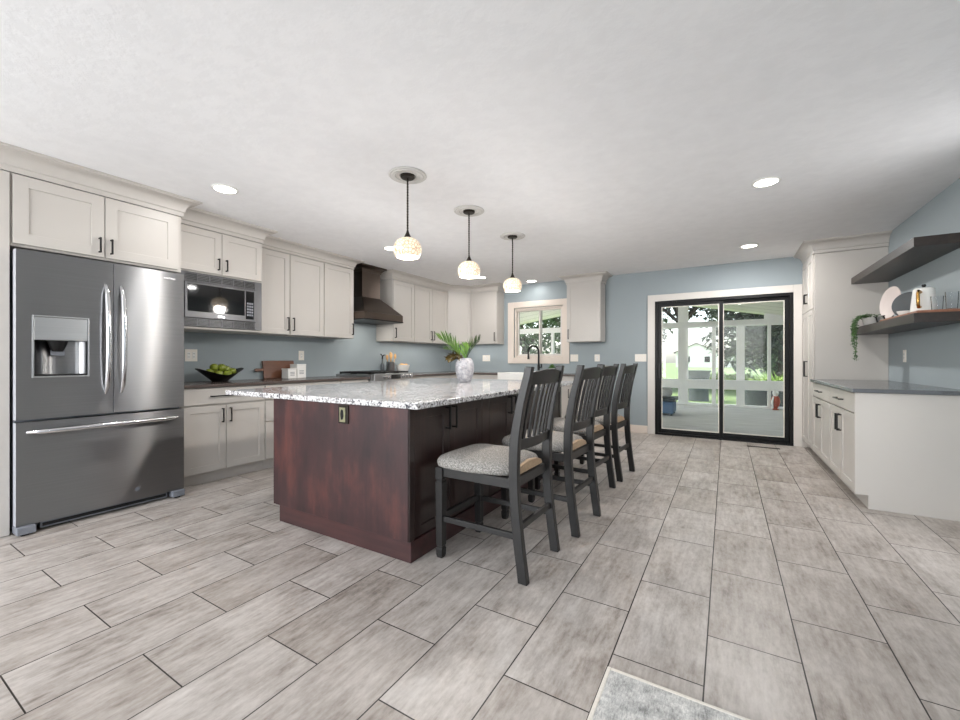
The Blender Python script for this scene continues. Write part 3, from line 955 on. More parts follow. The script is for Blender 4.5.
for i in range(3):
    g = MB(); xa, xb = .02 + i * .258, .02 + i * .258 + .25
    for q in (xa, xb - .018): g.box(q, q + .018, .05, .70, .985, 1.012)
    for q in (.05, .16, .27, .38, .49, .6, .682): g.box(xa + .018, xb - .018, q, q + .018, .99, 1.012)
    for q in (.33, .67): g.box(xa + .25 * q - .008, xa + .25 * q + .008, .068, .682, .992, 1.014)
    for q in (xa, xb - .018):
        for r in (.05, .682): g.box(q, q + .018, r, r + .018, .9755, .985)
    g.build('grate', M_black, c, bevel=.002)
for (bx, by) in ((.14, .18), (.14, .54), (.4, .36), (.66, .18), (.66, .54)):
    g = MB(); g.lathe([(.045, .9755), (.045, .98), (.03, .982), (.03, .986), (0, .987)], (bx, by, 0), 18); g.build('burner', M_dark, c, smooth=40)

# ------------------------------------------------------------------ island
IX0, IX1, IY0, IY1 = -2.865, -1.565, 1.83, 4.46
c = thing('kitchen_island', 'long dark cherry wood kitchen island in the middle of the kitchen', 'island', (0, 0, 0))
MB().box(IX0 + .01, IX1 - .03, IY0 + .022, IY1, .122, .897).build('carcass', M_espresso, c, bevel=.002)
fp = MB().box(IX0, IX1 - .012, IY0, IY0 + .021, .124, .896).build('end_panel', M_cherry, c, bevel=.0025)
MB().box(IX1 - .0115, IX1 - .004, IY0 + .004, IY0 + .05, .124, .896).build('corner_strip', M_espresso, c, bevel=.002)
MB().box(IX0 + .05, IX1 - .004, IY0 + .016, IY1, 0, .121).build('plinth', M_plinth, c, bevel=.002)
pi = MB(); pi.box(-.001, .001, 0, .001, 0, .001)
# right face: doors look +X ; local x along +Y
side = [(1.885, 2.235, 1), (2.24, 2.66, 0), (2.775, 3.13, 1), (3.135, 3.52, 0), (3.62, 3.98, 1), (3.985, 4.40, 0)]
for (a, b, lefty) in side:
    dm = shaker(a, b, .13, .89, .06).xform(Matrix.Translation((IX1 - .008, 0, 0)) @ Matrix.Rotation(L90, 4, 'Z'))
    d = dm.build('door', M_espresso, c, bevel=.0015)
    hx = b - .035 if lefty else a + .035
    hp = MB(); L = .15; o = .042; w_ = .012; z = .805
    X0 = IX1 - .008
    hp.box(X0 + o - w_, X0 + o, hx - w_ / 2, hx + w_ / 2, z - L / 2, z + L / 2)
    for s in (-1, 1): hp.box(X0, X0 + o - w_, hx - w_ / 2, hx + w_ / 2, z + s * (L / 2 - .008) - .006, z + s * (L / 2 - .008) + .006)
    hp.build('handle', M_black, d, bevel=.0015)
for (a, b) in ((2.665, 2.77), (3.525, 3.615)):
    MB().box(IX1 - .03, IX1 - .008, a, b, .13, .89).build('stile', M_espresso, c, bevel=.002)
tag(MB().box(-3.485, -1.49, 1.81, 4.59, .8985, .936).build('island_countertop', M_granite, bevel=.008, segs=3), 'speckled white and grey granite countertop on the island', 'countertop')
# outlet in the end panel
c = thing('power_outlet', 'dark metal outlet cover on the end panel of the island', 'outlet', (-2.112, IY0, .83))
o = MB().box(-.046, .046, -.008, 0, -.058, .06).build('cover_plate', M_bronze, c, bevel=.002)
o = MB(); o.box(-.03, .022, -.012, -.008, -.048, .045); o.cur = 1
o.lathe([(.018, 0), (.018, .003)], (0, 0, 0), 18); o.v[-36:] = [(-.004 + v[0] * .8, -.0125 - v[2], v[1] * 1.9) for v in o.v[-36:]]
o.build('socket', [M_olive, M_black], c, bevel=.002)
# small white hook on the left side
tag(MB().tube([(IX0 - .001, 1.9, .79), (IX0 - .02, 1.9, .79), (IX0 - .028, 1.9, .80), (IX0 - .028, 1.9, .815)], .006, 8).build('hook', M_white, smooth=50), 'tiny white hook on the left edge of the island', 'hook')

# ------------------------------------------------------------------ counter stools
def make_stool(label):
    c = thing('counter_stool', label, 'stool', (0, 0, 0), 0, 'counter stools along the island')
    P = [(0, .285), (.15, .262), (.28, .246), (.44, .231), (.61, .226), (.76, .233), (.97, .272), (1.14, .322)]
    def px(z):
        for (a, xa), (b, xb) in zip(P, P[1:]):
            if z <= b: return xa + (xb - xa) * (z - a) / (b - a)
        return P[-1][1]
    import bisect
    def pxs(z):  # smoothed
        return (px(max(0, z - .06)) + px(z) * 2 + px(min(1.14, z + .06))) / 4
    for s in (-1, 1):
        m = MB()
        secs = []
        for i in range(25):
            z = 1.145 * i / 24
            k = .027 if z < .75 else .027 - .006 * (z - .75) / .39
            secs.append((pxs(min(z, 1.14)), s * .222, z, k, .019))
        m.bar(secs).build('back_post', M_stool, c, bevel=.004, smooth=30)
    for s in (-1, 1):
        m = MB(); X = -.268; Y = s * .215
        m.bar([(X, Y, .0, .017, .017), (X, Y, .015, .021, .021), (X, Y, .055, .023, .023), (X, Y, .06, .019, .019), (X, Y, .07, .019, .019), (X, Y, .075, .022, .022),
               (X, Y, .452, .0255, .0255), (X, Y, .458, .021, .021), (X, Y, .466, .021, .021), (X, Y, .472, .0255, .0255), (X, Y, .539, .0255, .0255)])
        m.build('leg', M_stool, c, bevel=.002)
    # apron
    m = MB(); m.box(-.243, .2, -.228, -.208, .487, .5395); m.build('apron', M_stool, c, bevel=.002)
    m = MB(); m.box(-.243, .2, .208, .228, .487, .5395); m.build('apron', M_stool, c, bevel=.002)
    m = MB(); m.box(-.288, -.268, -.189, .189, .487, .5395); m.build('apron', M_stool, c, bevel=.002)
    m = MB(); m.box(.21, .23, -.202, .202, .487, .5395); m.build('apron', M_stool, c, bevel=.002)
    # stretchers
    for s in (-1, 1):
        m = MB(); m.box(-.247, .23, s * .215 - .011, s * .215 + .011, .218, .25); m.build('stretcher', M_stool, c, bevel=.002)
    m = MB(); m.box(-.279, -.257, -.193, .193, .225, .26); m.build('stretcher', M_stool, c, bevel=.002)
    m = MB(); m.box(.236, .258, -.203, .203, .262, .296); m.build('stretcher', M_stool, c, bevel=.002)
    # cushion : rounded trapezoid, domed
    N = 28
    def outline(k):
        pts = []
        for i in range(N):
            a = 2 * math.pi * i / N
            ca, sa = math.cos(a), math.sin(a)
            e = .38
            x = math.copysign(abs(ca) ** e, ca); y = math.copysign(abs(sa) ** e, sa)
            hw = .254 if x < 0 else .254 - .05 * x
            pts.append((-.055 + x * .262 * k, y * hw * k))
        return pts
    rings = [(.96, .541), (1.0, .548), (1.015, .563), (1.01, .58), (.97, .597), (.87, .609), (.6, .619), (.3, .622)]
    vs = []; fs = []
    for k, z in rings: vs += [(x, y, z) for x, y in outline(k)]
    for i in range(len(rings) - 1):
        for j in range(N):
            fs.append((i * N + j, i * N + (j + 1) % N, (i + 1) * N + (j + 1) % N, (i + 1) * N + j))
    fs.append(tuple(range(N))[::-1]); fs.append(tuple((len(rings) - 1) * N + j for j in range(N)))
    m = MB().add(vs, fs); m.build('seat_cushion', M_fabric, c, smooth=60)
    m = MB()
    pr = [(-.17, .544), (.17, .544), (.172, .556), (.15, .576), (.1, .592), (0, .6), (-.1, .592), (-.15, .576), (-.172, .556)]
    m.prism(pr, 'x', .19, .219); m.build('cushion_back_edge', M_tan, c, bevel=.005, smooth=50)
    # lower back rail, top rail, slats
    m = MB()
    def rail(z0, z1, arch, thick, name):
        n = 12; vs = []; fs = []
        for i in range(n + 1):
            y = -.203 + .406 * i / n
            u = 2 * i / n - 1
            zt = z1 + arch * (1 - u * u)
            curve = .022 * (1 - u * u)
            xb, xt = pxs(z0) + curve, pxs(min(zt, 1.14)) + curve
            vs += [(xb - thick, y, z0), (xb + thick, y, z0), (xt + thick, y, zt), (xt - thick, y, zt)]
        for i in range(n):
            for k in range(4):
                fs.append((4 * i + k, 4 * i + (k + 1) % 4, 4 * i + 4 + (k + 1) % 4, 4 * i + 4 + k))
        fs += [(0, 1, 2, 3), (4 * n + 3, 4 * n + 2, 4 * n + 1, 4 * n)]
        MB().add(vs, fs).build(name, M_stool, c, bevel=.003, smooth=30)
    rail(.69, .75, .0, .011, 'lower_back_rail')
    rail(1.045, 1.112, .018, .012, 'top_rail')
    for i in range(6):
        y = -.15 + .06 * i
        u = y / .203; cv = .022 * (1 - u * u)
        m = MB(); secs = []
        for j in range(11):
            z = .745 + (1.05 - .745) * j / 10
            secs.append((pxs(z) + cv, y, z, .007, .0135))
        m.bar(secs).build('back_slat', M_stool, c, bevel=.002, smooth=30)
    return c
st = make_stool('charcoal counter stool nearest the camera, at the near corner of the island')
labels = ['charcoal counter stool second from the camera along the island', 'charcoal counter stool third from the camera along the island',
          'charcoal counter stool farthest from the camera, nearest the sliding door']
spots = [(-1.197, 2.215, -1), (-1.135, 2.935, -3), (-1.2, 3.70, -4), (-1.155, 4.385, -4)]
for i, (x, y, a) in enumerate(spots):
    o = st if i == 0 else copy_tree(st)
    if i: o['label'] = labels[i - 1]
    o.location = (x, y, .0005); o.rotation_euler = (0, 0, R(a))

# ------------------------------------------------------------------ ceiling lights
def lens_light(parent_loc, e=9):
    light('downlight_glow', 'AREA', (parent_loc[0], parent_loc[1], ZC - .016), (0, 0, 0), e, (1, .98, .965), shape='DISK', size=.14)
def downlight(x, y, e, label):
    c = thing('recessed_light', label, 'ceiling light', (x, y, ZC), 0, 'recessed lights in the ceiling')
    m = MB(); m.lathe([(.098, -.001), (.1, -.005), (.094, -.010), (.08, -.011), (.078, -.004)], seg=32)
    m.build('trim_ring', M_white, c, smooth=40)
    m = MB(); m.lathe([(.077, -.003), (.076, -.0085), (.04, -.0105), (0, -.011)], seg=32)
    m.build('lens', M_lamp, c, smooth=60)
    lens_light((x, y), e)
downlight(-3.552, 1.844, 4, 'lit recessed ceiling light above the refrigerator and microwave')
downlight(.27, 3.97, 6, 'larger lit recessed ceiling light over the aisle by the right wall')
downlight(.24, 6.08, 22, 'small lit recessed ceiling light in front of the sliding door')
downlight(-3.638, 3.90, 4, 'lit recessed ceiling light half hidden behind the nearest pendant shade')
downlight(-3.592, 6.05, 7, 'lit recessed ceiling light behind the middle pendant shade')
downlight(-2.99, 6.80, 1.6, 'lit recessed ceiling light over the kitchen window')
lens_light((.27, 1.95), 2); lens_light((.27, -.2), 2); lens_light((-3.55, -.2), 4)

def pendant():
    c = thing('pendant_lamp', 'x', 'pendant lamp', (0, 0, ZC), 0, 'pendant lamps over the island')
    m = MB(); m.lathe([(.058, -.001), (.142, -.001), (.145, -.006), (.138, -.012), (.124, -.010), (.118, -.016), (.096, -.015), (.09, -.007), (.074, -.006), (.066, -.010), (.058, -.008), (.058, -.001)], seg=40)
    m.f = m.f[:-2]; m.mi = m.mi[:-2]
    m.build('ceiling_medallion', M_medallion, c, smooth=30)
    m = MB(); m.lathe([(0, -.028), (.048, -.026), (.055, -.02), (.055, -.001), (0, -.001)], seg=28); m.build('canopy', M_bronze, c, smooth=30)
    m = MB(); m.tube([(0, 0, -.02), (0, 0, -.437)], .006, 8)
    for i in range(18):
        m.sphere((0, 0, -.05 - i * .021), .0085, 8, 4)
    m.build('stem', M_bronze, c, smooth=50)
    m = MB(); m.lathe([(.006, -.42), (.01, -.437), (.018, -.457), (.03, -.48), (.032, -.489), (0, -.489)], seg=20); m.build('socket_cap', M_bronze, c, smooth=40)
    prof = []
    for i in range(17):
        th = i / 16 * R(132)
        prof.append((.028 + .079 * math.sin(th), -.484 - .087 * (1 - math.cos(th))))
    inner = [(r - .004, z + .001) for r, z in prof[::-1]]
    m = MB(); m.lathe(prof + inner, seg=32)
    # drop end caps
    m.f = m.f[:-2]; m.mi = m.mi[:-2]
    m.build('lamp_shade', M_shade, c, smooth=60)
    m = MB(); m.sphere((0, 0, -.545), .03, 14, 10, 1.2); m.build('bulb', M_lamp, c, smooth=60)
    return c
pn = pendant()
for i, (x, y, lb) in enumerate(((-2.093, 2.425, 'lit mosaic glass pendant lamp nearest the camera over the island'),
                                (-2.092, 3.30, 'middle lit mosaic glass pendant lamp over the island'),
                                (-2.092, 4.226, 'lit mosaic glass pendant lamp farthest from the camera over the island'))):
    o = pn if i == 0 else copy_tree(pn)
    o.location = (x, y, ZC); o['label'] = lb
    light('pendant_glow', 'POINT', (x, y, ZC - .66), (0, 0, 0), 22, (1, .965, .925), shadow_soft_size=.06)

# ------------------------------------------------------------------ shelves and what stands on them
for z0, lb in ((2.05, 'upper dark wood floating shelf on the right wall'), (1.468, 'lower dark wood floating shelf carrying the kettle and plate')):
    tag(MB().box(1.236, XR - .001, 4.43, 6.279, z0, z0 + .073).build('floating_shelf', M_shelfwood, bevel=.002), lb, 'shelf', 'floating shelves on the right wall')
SZ = 1.5415
tag(MB().box(1.262, 1.53, 4.46, 5.37, SZ, SZ + .022).build('serving_board', M_servewood, bevel=.006), 'long wooden serving board lying on the lower shelf', 'board')
BZT = SZ + .0225
c = thing('kettle', 'white kettle with brass handle on the lower shelf', 'kettle', (1.385, 4.755, BZT), R(238))
KH = .2
m = MB(); m.lathe([(.077, 0), (.081, .006), (.079, .03), (.064, KH - .012), (.06, KH - .002), (.05, KH + .004), (0, KH + .006)], seg=36); m.build('body', M_white, c, smooth=40)
m = MB(); m.lathe([(.0, .03), (.012, .028), (.015, .018), (.01, .008), (.01, 0)][::-1], (0, 0, KH + .006), 18); m.build('lid_knob', M_black, c, smooth=50)
m = MB(); m.tube([(.066, 0, .165), (.105, 0, .172), (.118, 0, .155), (.115, 0, .06), (.104, 0, .042), (.078, 0, .045)], .0115, 10); m.build('handle', M_gold, c, smooth=60)
m = MB(); m.tube([(-.076, 0, .07), (-.105, 0, .1), (-.125, 0, .16), (-.145, 0, .172)], [.016, .012, .008, .006], 10); m.build('spout', M_white, c, smooth=60)
# plate on easel
c = thing('display_plate', 'round pale plate standing on edge on a black easel', 'plate', (1.41, 5.56, SZ), R(14))
PR = .158
m = MB(); m.lathe([(0, .0), (PR * .62, .0), (PR * .7, .006), (PR * .97, .014), (PR, .018), (PR * .98, .021), (PR * .68, .012), (PR * .6, .007), (0, .007)], seg=40)
tilt = Matrix.Translation((-.01, 0, PR + .045)) @ Matrix.Rotation(R(-83), 4, 'Y')
m.xform(tilt); m.build('dish', M_plate, c, smooth=40)
c2 = thing('plate_easel', 'black metal easel holding the pale plate', 'stand', (1.41, 5.56, SZ), R(14))
m = MB()
for s in (-1, 1):
    m.tube([(-.11, s * .06, .065), (-.10, s * .06, .02), (-.085, s * .06, .008), (.05, s * .06, .006), (.085, s * .05, .008)], .007, 8)
    m.tube([(-.11, s * .06, .065), (-.112, s * .06, .075)], .012, 8)
    m.tube([(.0, s * .06, .006), (.055, s * .05, .17)], .005, 8)
m.tube([(.04, -.062, .008), (.04, .062, .008)], .006, 8); m.tube([(.055, -.052, .168), (.055, .052, .168)], .005, 8)
m.build('wire_frame', M_black, c2, smooth=50)
# dark plate leaning at wall
m = MB(); m.lathe([(0, 0), (.07, 0), (.078, .005), (.116, .013), (.12, .016), (.117, .019), (.074, .01), (0, .008)], seg=40)
m.xform(Matrix.Translation((1.445, 5.285, BZT + .122)) @ Matrix.Rotation(R(52), 4, 'Z') @ Matrix.Rotation(R(-84), 4, 'Y'))
tag(m.build('plate', M_darkgrey, smooth=40), 'dark grey round plate standing on edge behind the small white bowl', 'plate')
m = MB(); m.lathe([(.03, 0), (.034, .004), (.05, .03), (.052, .042), (.049, .042), (.045, .028), (0, .008)], (1.335, 4.985, BZT), 28)
tag(m.build('small_bowl', M_white, smooth=40), 'small white bowl on the serving board beside the kettle', 'bowl')
for (x, y, h, lb) in ((1.40, 4.555, .11, 'clear glass tumbler just right of the white kettle'), (1.46, 4.495, .13, 'clear glass tumbler at the near end of the serving board')):
    m = MB(); m.lathe([(.03, 0), (.036, h), (.034, h), (.0285, .006), (0, .006)], (x, y, BZT), 24)
    tag(m.build('tumbler', M_tumbler, smooth=40), lb, 'glass', 'tumblers on the lower shelf')
# trailing plant
c = thing('trailing_plant', 'trailing green plant in a small pale pot at the end of the lower shelf', 'plant', (1.31, 5.86, SZ))
m = MB(); m.lathe([(.05, 0), (.058, .01), (.07, .075), (.073, .085), (.066, .085), (.06, .06), (0, .058)], seg=28); m.build('pot', M_medallion, c, smooth=40)
m = MB(); m.lathe([(.06, .059), (.03, .066), (0, .068)], seg=20); m.build('soil', M_trunk, c, smooth=40)
rnd = random.Random(8)
def leaf(m, p, d, n, L, w):
    d = Vector(d).normalized(); sd = d.cross(Vector(n)).normalized(); nn = sd.cross(d)
    p = Vector(p)
    vs = [p, p + d * L * .45 + sd * w + nn * .12 * L, p + d * L * .45 + nn * .2 * L, p + d * L * .45 - sd * w + nn * .12 * L, p + d * L - nn * .1 * L]
    m.add(vs, [(0, 1, 2), (0, 2, 3), (1, 4, 2), (2, 4, 3)])
vines = []
for i in range(16):
    a = rnd.uniform(0, 2 * math.pi) if i > 8 else rnd.uniform(R(130), R(250))
    hang = rnd.uniform(.0, .05) if i > 8 else rnd.uniform(.08, .44)
    pts = [Vector((.02 * math.cos(a), .02 * math.sin(a), .07))]
    rim = .08 + rnd.uniform(0, .03)
    pts.append(Vector((rim * .6 * math.cos(a), rim * .6 * math.sin(a), .115)))
    pts.append(Vector((rim * math.cos(a), rim * math.sin(a), .105)))
    if i <= 8:
        yy = rnd.uniform(-.05, .06)
        xe = -.112 - rnd.uniform(0, .025)
        pts.append(Vector((xe, yy, .06)))
        k = max(2, int(hang / .05))
        for j in range(1, k + 1):
            pts.append(Vector((xe - .01 * rnd.random(), yy + rnd.uniform(-.015, .015) + .02 * j / k, .06 - hang * j / k)))
    vines.append(pts)
m = MB()
for pts in vines: m.tube(pts, .0022, 5)
m.build('stem', M_trail, c, smooth=50)
m = MB()
for pts in vines:
    for a, b in zip(pts, pts[1:]):
        n = max(3, int((b - a).length / .008))
        for j in range(n):
            p = a.lerp(b, j / n)
            d = Vector((rnd.gauss(0, 1), rnd.gauss(0, 1), rnd.gauss(-.3, .6)))
            if p.x + d.normalized().x * .03 > .1: d.x = -abs(d.x)
            leaf(m, p, d, (0, 0, 1) if abs(d.normalized().z) < .8 else (1, 0, 0), rnd.uniform(.022, .036), rnd.uniform(.007, .011))
m.build('foliage', M_trail, c)

# ------------------------------------------------------------------ left counter items
TZ = .9485
m = MB()
prof = [(.07, 0), (.075, .012), (.12, .06), (.2, .14), (.205, .145), (.198, .146), (.11, .066), (.06, .03), (0, .028)]
m.lathe(prof, (0, 0, 0), 40)
m.v = [(x * .72, y * 1.16, z * (.5 + .5 * (abs(y) / max(1e-6, math.hypot(x, y))) ** 1.5) if z > .03 else z) for x, y, z in m.v]
c = tag(m.build('fruit_bowl', M_black, smooth=40, loc=(-4.66, 2.37, TZ)), 'wide black boat shaped bowl of green apples beside the refrigerator', 'bowl')
frs = [(-.02, -.085, .05), (.06, -.035, .056), (.055, .055, .055), (-.03, .095, .068), (-.075, .0, .06), (.0, .005, .098), (-.01, -.09, .115), (.02, .09, .118), (-.045, .035, .135)]
frs = [(.0, -.11, .1), (.045, -.035, .082), (.05, .05, .084), (.0, .125, .108), (-.055, .005, .085), (-.03, -.055, .115), (-.02, .075, .13), (.01, .01, .15), (.0, -.062, .155)]
for i, (dx, dy, dz) in enumerate(frs):
    m = MB(); m.lathe([(0, -.036), (.014, -.039), (.034, -.026), (.041, -.003), (.037, .02), (.02, .034), (.007, .031), (0, .026)], seg=18)
    a = m.build('green_apple', M_green, smooth=60, loc=(-4.66 + dx, 2.37 + dy, TZ + dz), rot=(rnd.uniform(-.5, .5), rnd.uniform(-.5, .5), 0))
    tag(a, 'green apple in the black bowl on the counter', 'apple', 'green apples in the black bowl')
    MB().tube([(0, 0, .026), (.003, 0, .042)], .002, 6).build('stem', M_trunk, a)
# cutting board leaning
c = thing('cutting_board', 'brown walnut cutting board with handle leaning on the wall', 'cutting board', (-4.868, 2.985, TZ), 0)
m = MB()
m.box(-.011, .011, .0, .425, .0, .225)
bb = m.build('board', M_walnut, c, bevel=.006, rot=(0, R(-10), 0))
m = MB()
pts = [(0, .002, .112), (0, -.03, .112), (0, -.09, .112)]
m.bar([(0, .11 - .11, 0, .009, .018)] * 0 or [(0, 0, 0, .009, .02), (0, 0, .04, .009, .016), (0, 0, .085, .009, .02), (0, 0, .105, .009, .014)])
m.xform(Matrix.Translation((0, .001, .112)) @ Matrix.Rotation(R(90), 4, 'X'))
m.build('handle', M_walnut, c, bevel=.004, rot=(0, R(-10), 0))
def canister(label, x, y, s, h):
    c = thing('canister', label, 'canister', (x, y, TZ), R(3), 'square white canisters by the cutting board')
    MB().box(-s, s, -s, s, 0, h - .016).build('body', M_white, c, bevel=.006)
    MB().box(-s - .002, s + .002, -s - .002, s + .002, h - .0155, h).build('lid', M_white, c, bevel=.004)
    g = MB(); 
    for r in range(3):
        g.box(s + .0002, s + .0012, -s * .5, s * .5, h * .3 + r * .018, h * .3 + r * .018 + .007)
    g.build('lettering', M_greyplastic, c)
canister('smaller white square canister in front of the walnut cutting board', -4.735, 3.235, .062, .125)
canister('taller white square canister right of the walnut cutting board', -4.77, 3.385, .068, .178)

# utensils right of range
c = thing('utensil_crock', 'metal crock of wooden spoons on the counter right of the range', 'crock', (-4.75, 5.08, TZ))
m = MB(); m.lathe([(.066, 0), (.07, .005), (.07, .2), (.073, .205), (.067, .205), (.065, .012), (0, .012)], seg=28); m.build('body', M_steel3, c, smooth=40)
for i, (ax, ay, L) in enumerate(((.05, -.03, .3), (-.02, .03, .33), (.03, .06, .31), (-.04, -.03, .29), (.0, .0, .34))):
    s = thing('wooden_spoon', 'wooden spoon standing in the metal crock right of the range', 'spoon', (-4.75 + ax * .4, 5.08 + ay * .4, TZ + .0125), 0, 'wooden spoons in the crock')
    d = Vector((ax * .6, ay * 1.0, L))
    m = MB(); m.tube([(0, 0, 0), d * .8], .006, 8); m.build('shaft', M_spoon, s, smooth=50)
    m = MB(); m.sphere((0, 0, 0), .03, 12, 8, 1.5)
    m.xform(Matrix.Translation(d * .9) @ Matrix.Diagonal((.35, 1, 1, 1))); m.build('spoon_head', M_spoon, s, smooth=60)
c = thing('oil_bottle', 'grey oil bottle with a black pourer beside the range', 'bottle', (-4.84, 4.985, TZ))
m = MB(); m.lathe([(.03, 0), (.034, .005), (.034, .14), (.014, .19), (.012, .25), (0, .25)], seg=20); m.build('body', M_darkgrey, c, smooth=40)
m = MB(); m.tube([(0, 0, .25), (0, 0, .29), (.01, .02, .31), (.015, .05, .315)], [.014, .012, .011, .006], 8); m.tube([(0, 0, .3), (-.01, -.03, .33)], .008, 6); m.build('pourer', M_black, c, smooth=50)
c = thing('mixing_bowl', 'white bowl of yellow fruit on the counter right of the utensil crock', 'bowl', (-4.72, 5.34, TZ))
m = MB(); m.lathe([(.06, 0), (.065, .005), (.105, .08), (.125, .15), (.121, .15), (.098, .08), (.055, .015), (0, .012)], seg=32); m.build('body', M_white, c, smooth=40)
for i, (dx, dy, dz) in enumerate(((.03, -.03, .13), (-.04, .02, .135), (.03, .05, .13), (-.01, -.0, .075))):
    m = MB(); m.sphere((0, 0, 0), .042, 14, 10, 1)
    tag(m.build('lemon', M_spoon, smooth=60, loc=(-4.72 + dx, 5.34 + dy, TZ + dz)), 'yellow fruit in the white bowl right of the range', 'fruit', 'yellow fruit in the white bowl')

# faucet and succulent
c = thing('faucet', 'black gooseneck faucet behind the sink', 'faucet', (-2.907, 6.93, TZ))
m = MB(); m.lathe([(.03, 0), (.03, .012), (.022, .018), (.022, .14), (.016, .15), (0, .15)], seg=20); m.build('base', M_black, c, smooth=40)
pts = [(0, 0, .14), (0, 0, .38)]
for i in range(1, 13):
    a = math.pi * i / 12
    pts.append((-.06 + .06 * math.cos(a), -.09 + .09 * math.cos(a), .38 + .105 * math.sin(a)))
pts += [(-.12, -.18, .34)]
m = MB(); m.tube(pts, .017, 12); m.build('spout', M_black, c, smooth=60)
m = MB(); m.tube([(-.12, -.18, .345), (-.12, -.18, .245)], [.018, .02], 14); m.build('spray_head', M_black, c, smooth=50)
m = MB(); m.tube([(.02, 0, .1), (.05, 0, .1), (.055, 0, .16)], [.012, .012, .008], 10); m.build('lever', M_black, c, smooth=50)
c = thing('potted_succulent', 'small round green succulent on the counter beside the faucet', 'plant', (-2.655, 6.94, TZ))
m = MB(); m.lathe([(.035, 0), (.04, .004), (.05, .085), (.046, .085), (.04, .07), (0, .07)], seg=24); m.build('pot', M_white, c, smooth=40)
m = MB()
for i in range(60):
    a, e = rnd.uniform(0, 6.28), rnd.uniform(0, 1.4)
    d = Vector((math.cos(a) * math.cos(e), math.sin(a) * math.cos(e), math.sin(e)))
    leaf(m, Vector((0, 0, .085)) + d * .02, d, (0, 0, 1) if e < 1.2 else (1, 0, 0), .06, .014)
m.build('foliage', M_succulent, c)

# vase with palm fronds on the island
IZ = .9365
VX, VY = -2.465, 3.80
m = MB(); m.lathe([(.05, 0), (.062, .004), (.088, .06), (.104, .14), (.1, .2), (.082, .245), (.07, .258), (.064, .262), (.058, .256), (.072, .235), (.088, .2), (.09, .14), (.06, .02), (0, .012)], (VX, VY, IZ), 36)
tag(m.build('vase', M_vase, smooth=50), 'mottled grey white stoneware vase on the granite island', 'vase')
CR = Vector((.8585, .5128, 0)); CF = Vector((-.5128, .8585, 0))
def frond(name, label, mat, base, mid, tip, n, L0, w, droop, seed, group, inside):
    rg = random.Random(seed)
    c = thing(name, label, 'plant', (VX, VY, IZ), 0, group)
    def bez(t):
        a, b, d, e = Vector(inside), Vector(base), Vector(mid), Vector(tip)
        return a * (1 - t) ** 3 + b * 3 * t * (1 - t) ** 2 + d * 3 * t * t * (1 - t) + e * t ** 3
    m = MB(); m.tube([bez(i / 14) for i in range(15)], [.006 - .0045 * i / 14 for i in range(15)], 6); m.build('stalk', mat, c, smooth=50)
    m = MB()
    for i in range(n):
        t = .42 + .58 * i / (n - 1)
        p = bez(t); tan = (bez(min(1, t + .02)) - bez(t - .02)).normalized()
        nrm = Vector((0, 0, 1)); side = tan.cross(nrm).normalized(); up = side.cross(tan)
        for s in (-1, 1):
            L = L0 * (1 - .75 * abs(t - .6) ** 1.2 / .5) * rg.uniform(.9, 1.1)
            d = (tan * .75 + side * s * .55 + up * rg.uniform(.35, .6)).normalized()
            q = p; sd = d.cross(up).normalized()
            k = 6; vs = []; fs = []
            dv = Vector((0, 0, -droop))
            for j in range(k + 1):
                u = j / k
                ww = w * (math.sin(math.pi * min(1, .12 + u * .88)) ** .7)
                pos = p + d * L * u + dv * L * u * u
                vs += [pos - sd * ww, pos + Vector((0, 0, -.15 * ww)), pos + sd * ww]
            for j in range(k):
                fs += [(3 * j, 3 * j + 1, 3 * j + 4, 3 * j + 3), (3 * j + 1, 3 * j + 2, 3 * j + 5, 3 * j + 4)]
            m.add(vs, fs)
    m.build('leaflet', mat, c, smooth=60)
    return c
def rel(r, f, z): return tuple(CR * r + CF * f + Vector((0, 0, z)))
frond('palm_frond', 'light green palm frond leaning left out of the vase', M_palm, rel(-.02, -.01, .3), rel(-.12, -.03, .40), rel(-.27, -.06, .47), 18, .235, .011, .10, 1, 'palm fronds in the vase', rel(.02, 0, .05))
frond('palm_frond', 'light green palm frond arching left and forward out of the vase', M_palm, rel(-.03, 0, .28), rel(-.10, .02, .37), rel(-.21, .05, .36), 12, .18, .009, .18, 2, 'palm fronds in the vase', rel(.02, .01, .05))
frond('palm_frond', 'darker palm frond fanning out right of the vase', M_palm2, rel(.0, 0, .28), rel(.06, .0, .36), rel(.16, -.02, .45), 16, .19, .008, .06, 3, 'palm fronds in the vase', rel(-.02, 0, .05))
frond('palm_frond', 'short green palm frond upright in the middle of the vase', M_palm, rel(.0, -.02, .28), rel(.03, -.03, .33), rel(.05, -.05, .38), 10, .16, .010, .1, 4, 'palm fronds in the vase', rel(-.01, 0, .05))
c = thing('leafy_sprig', 'russet leafy sprig drooping from the left side of the vase', 'plant', (VX, VY, IZ))
m = MB()
st_ = [[rel(0, 0, .06), rel(-.04, 0, .25), rel(-.08, -.01, .30), rel(-.15, -.02, .27), rel(-.2, -.03, .25)], [rel(.01, 0, .06), rel(-.035, .0, .25), rel(-.09, .01, .28), rel(-.17, .02, .30)]]
for p in st_: m.tube(p, .004, 6)
m.build('stem', M_dry, c, smooth=50)
m = MB()
for p in st_:
    for a, b in zip(p[1:], p[2:]):
        for j in range(16):
            q = Vector(a).lerp(Vector(b), j / 16)
            d = Vector((rnd.gauss(0, 1), rnd.gauss(0, 1), rnd.gauss(0, .6)))
            leaf(m, q, d, (0, 0, 1) if abs(d.normalized().z) < .8 else (1, 0, 0), rnd.uniform(.05, .085), rnd.uniform(.015, .026))
m.build('foliage', M_dry, c)

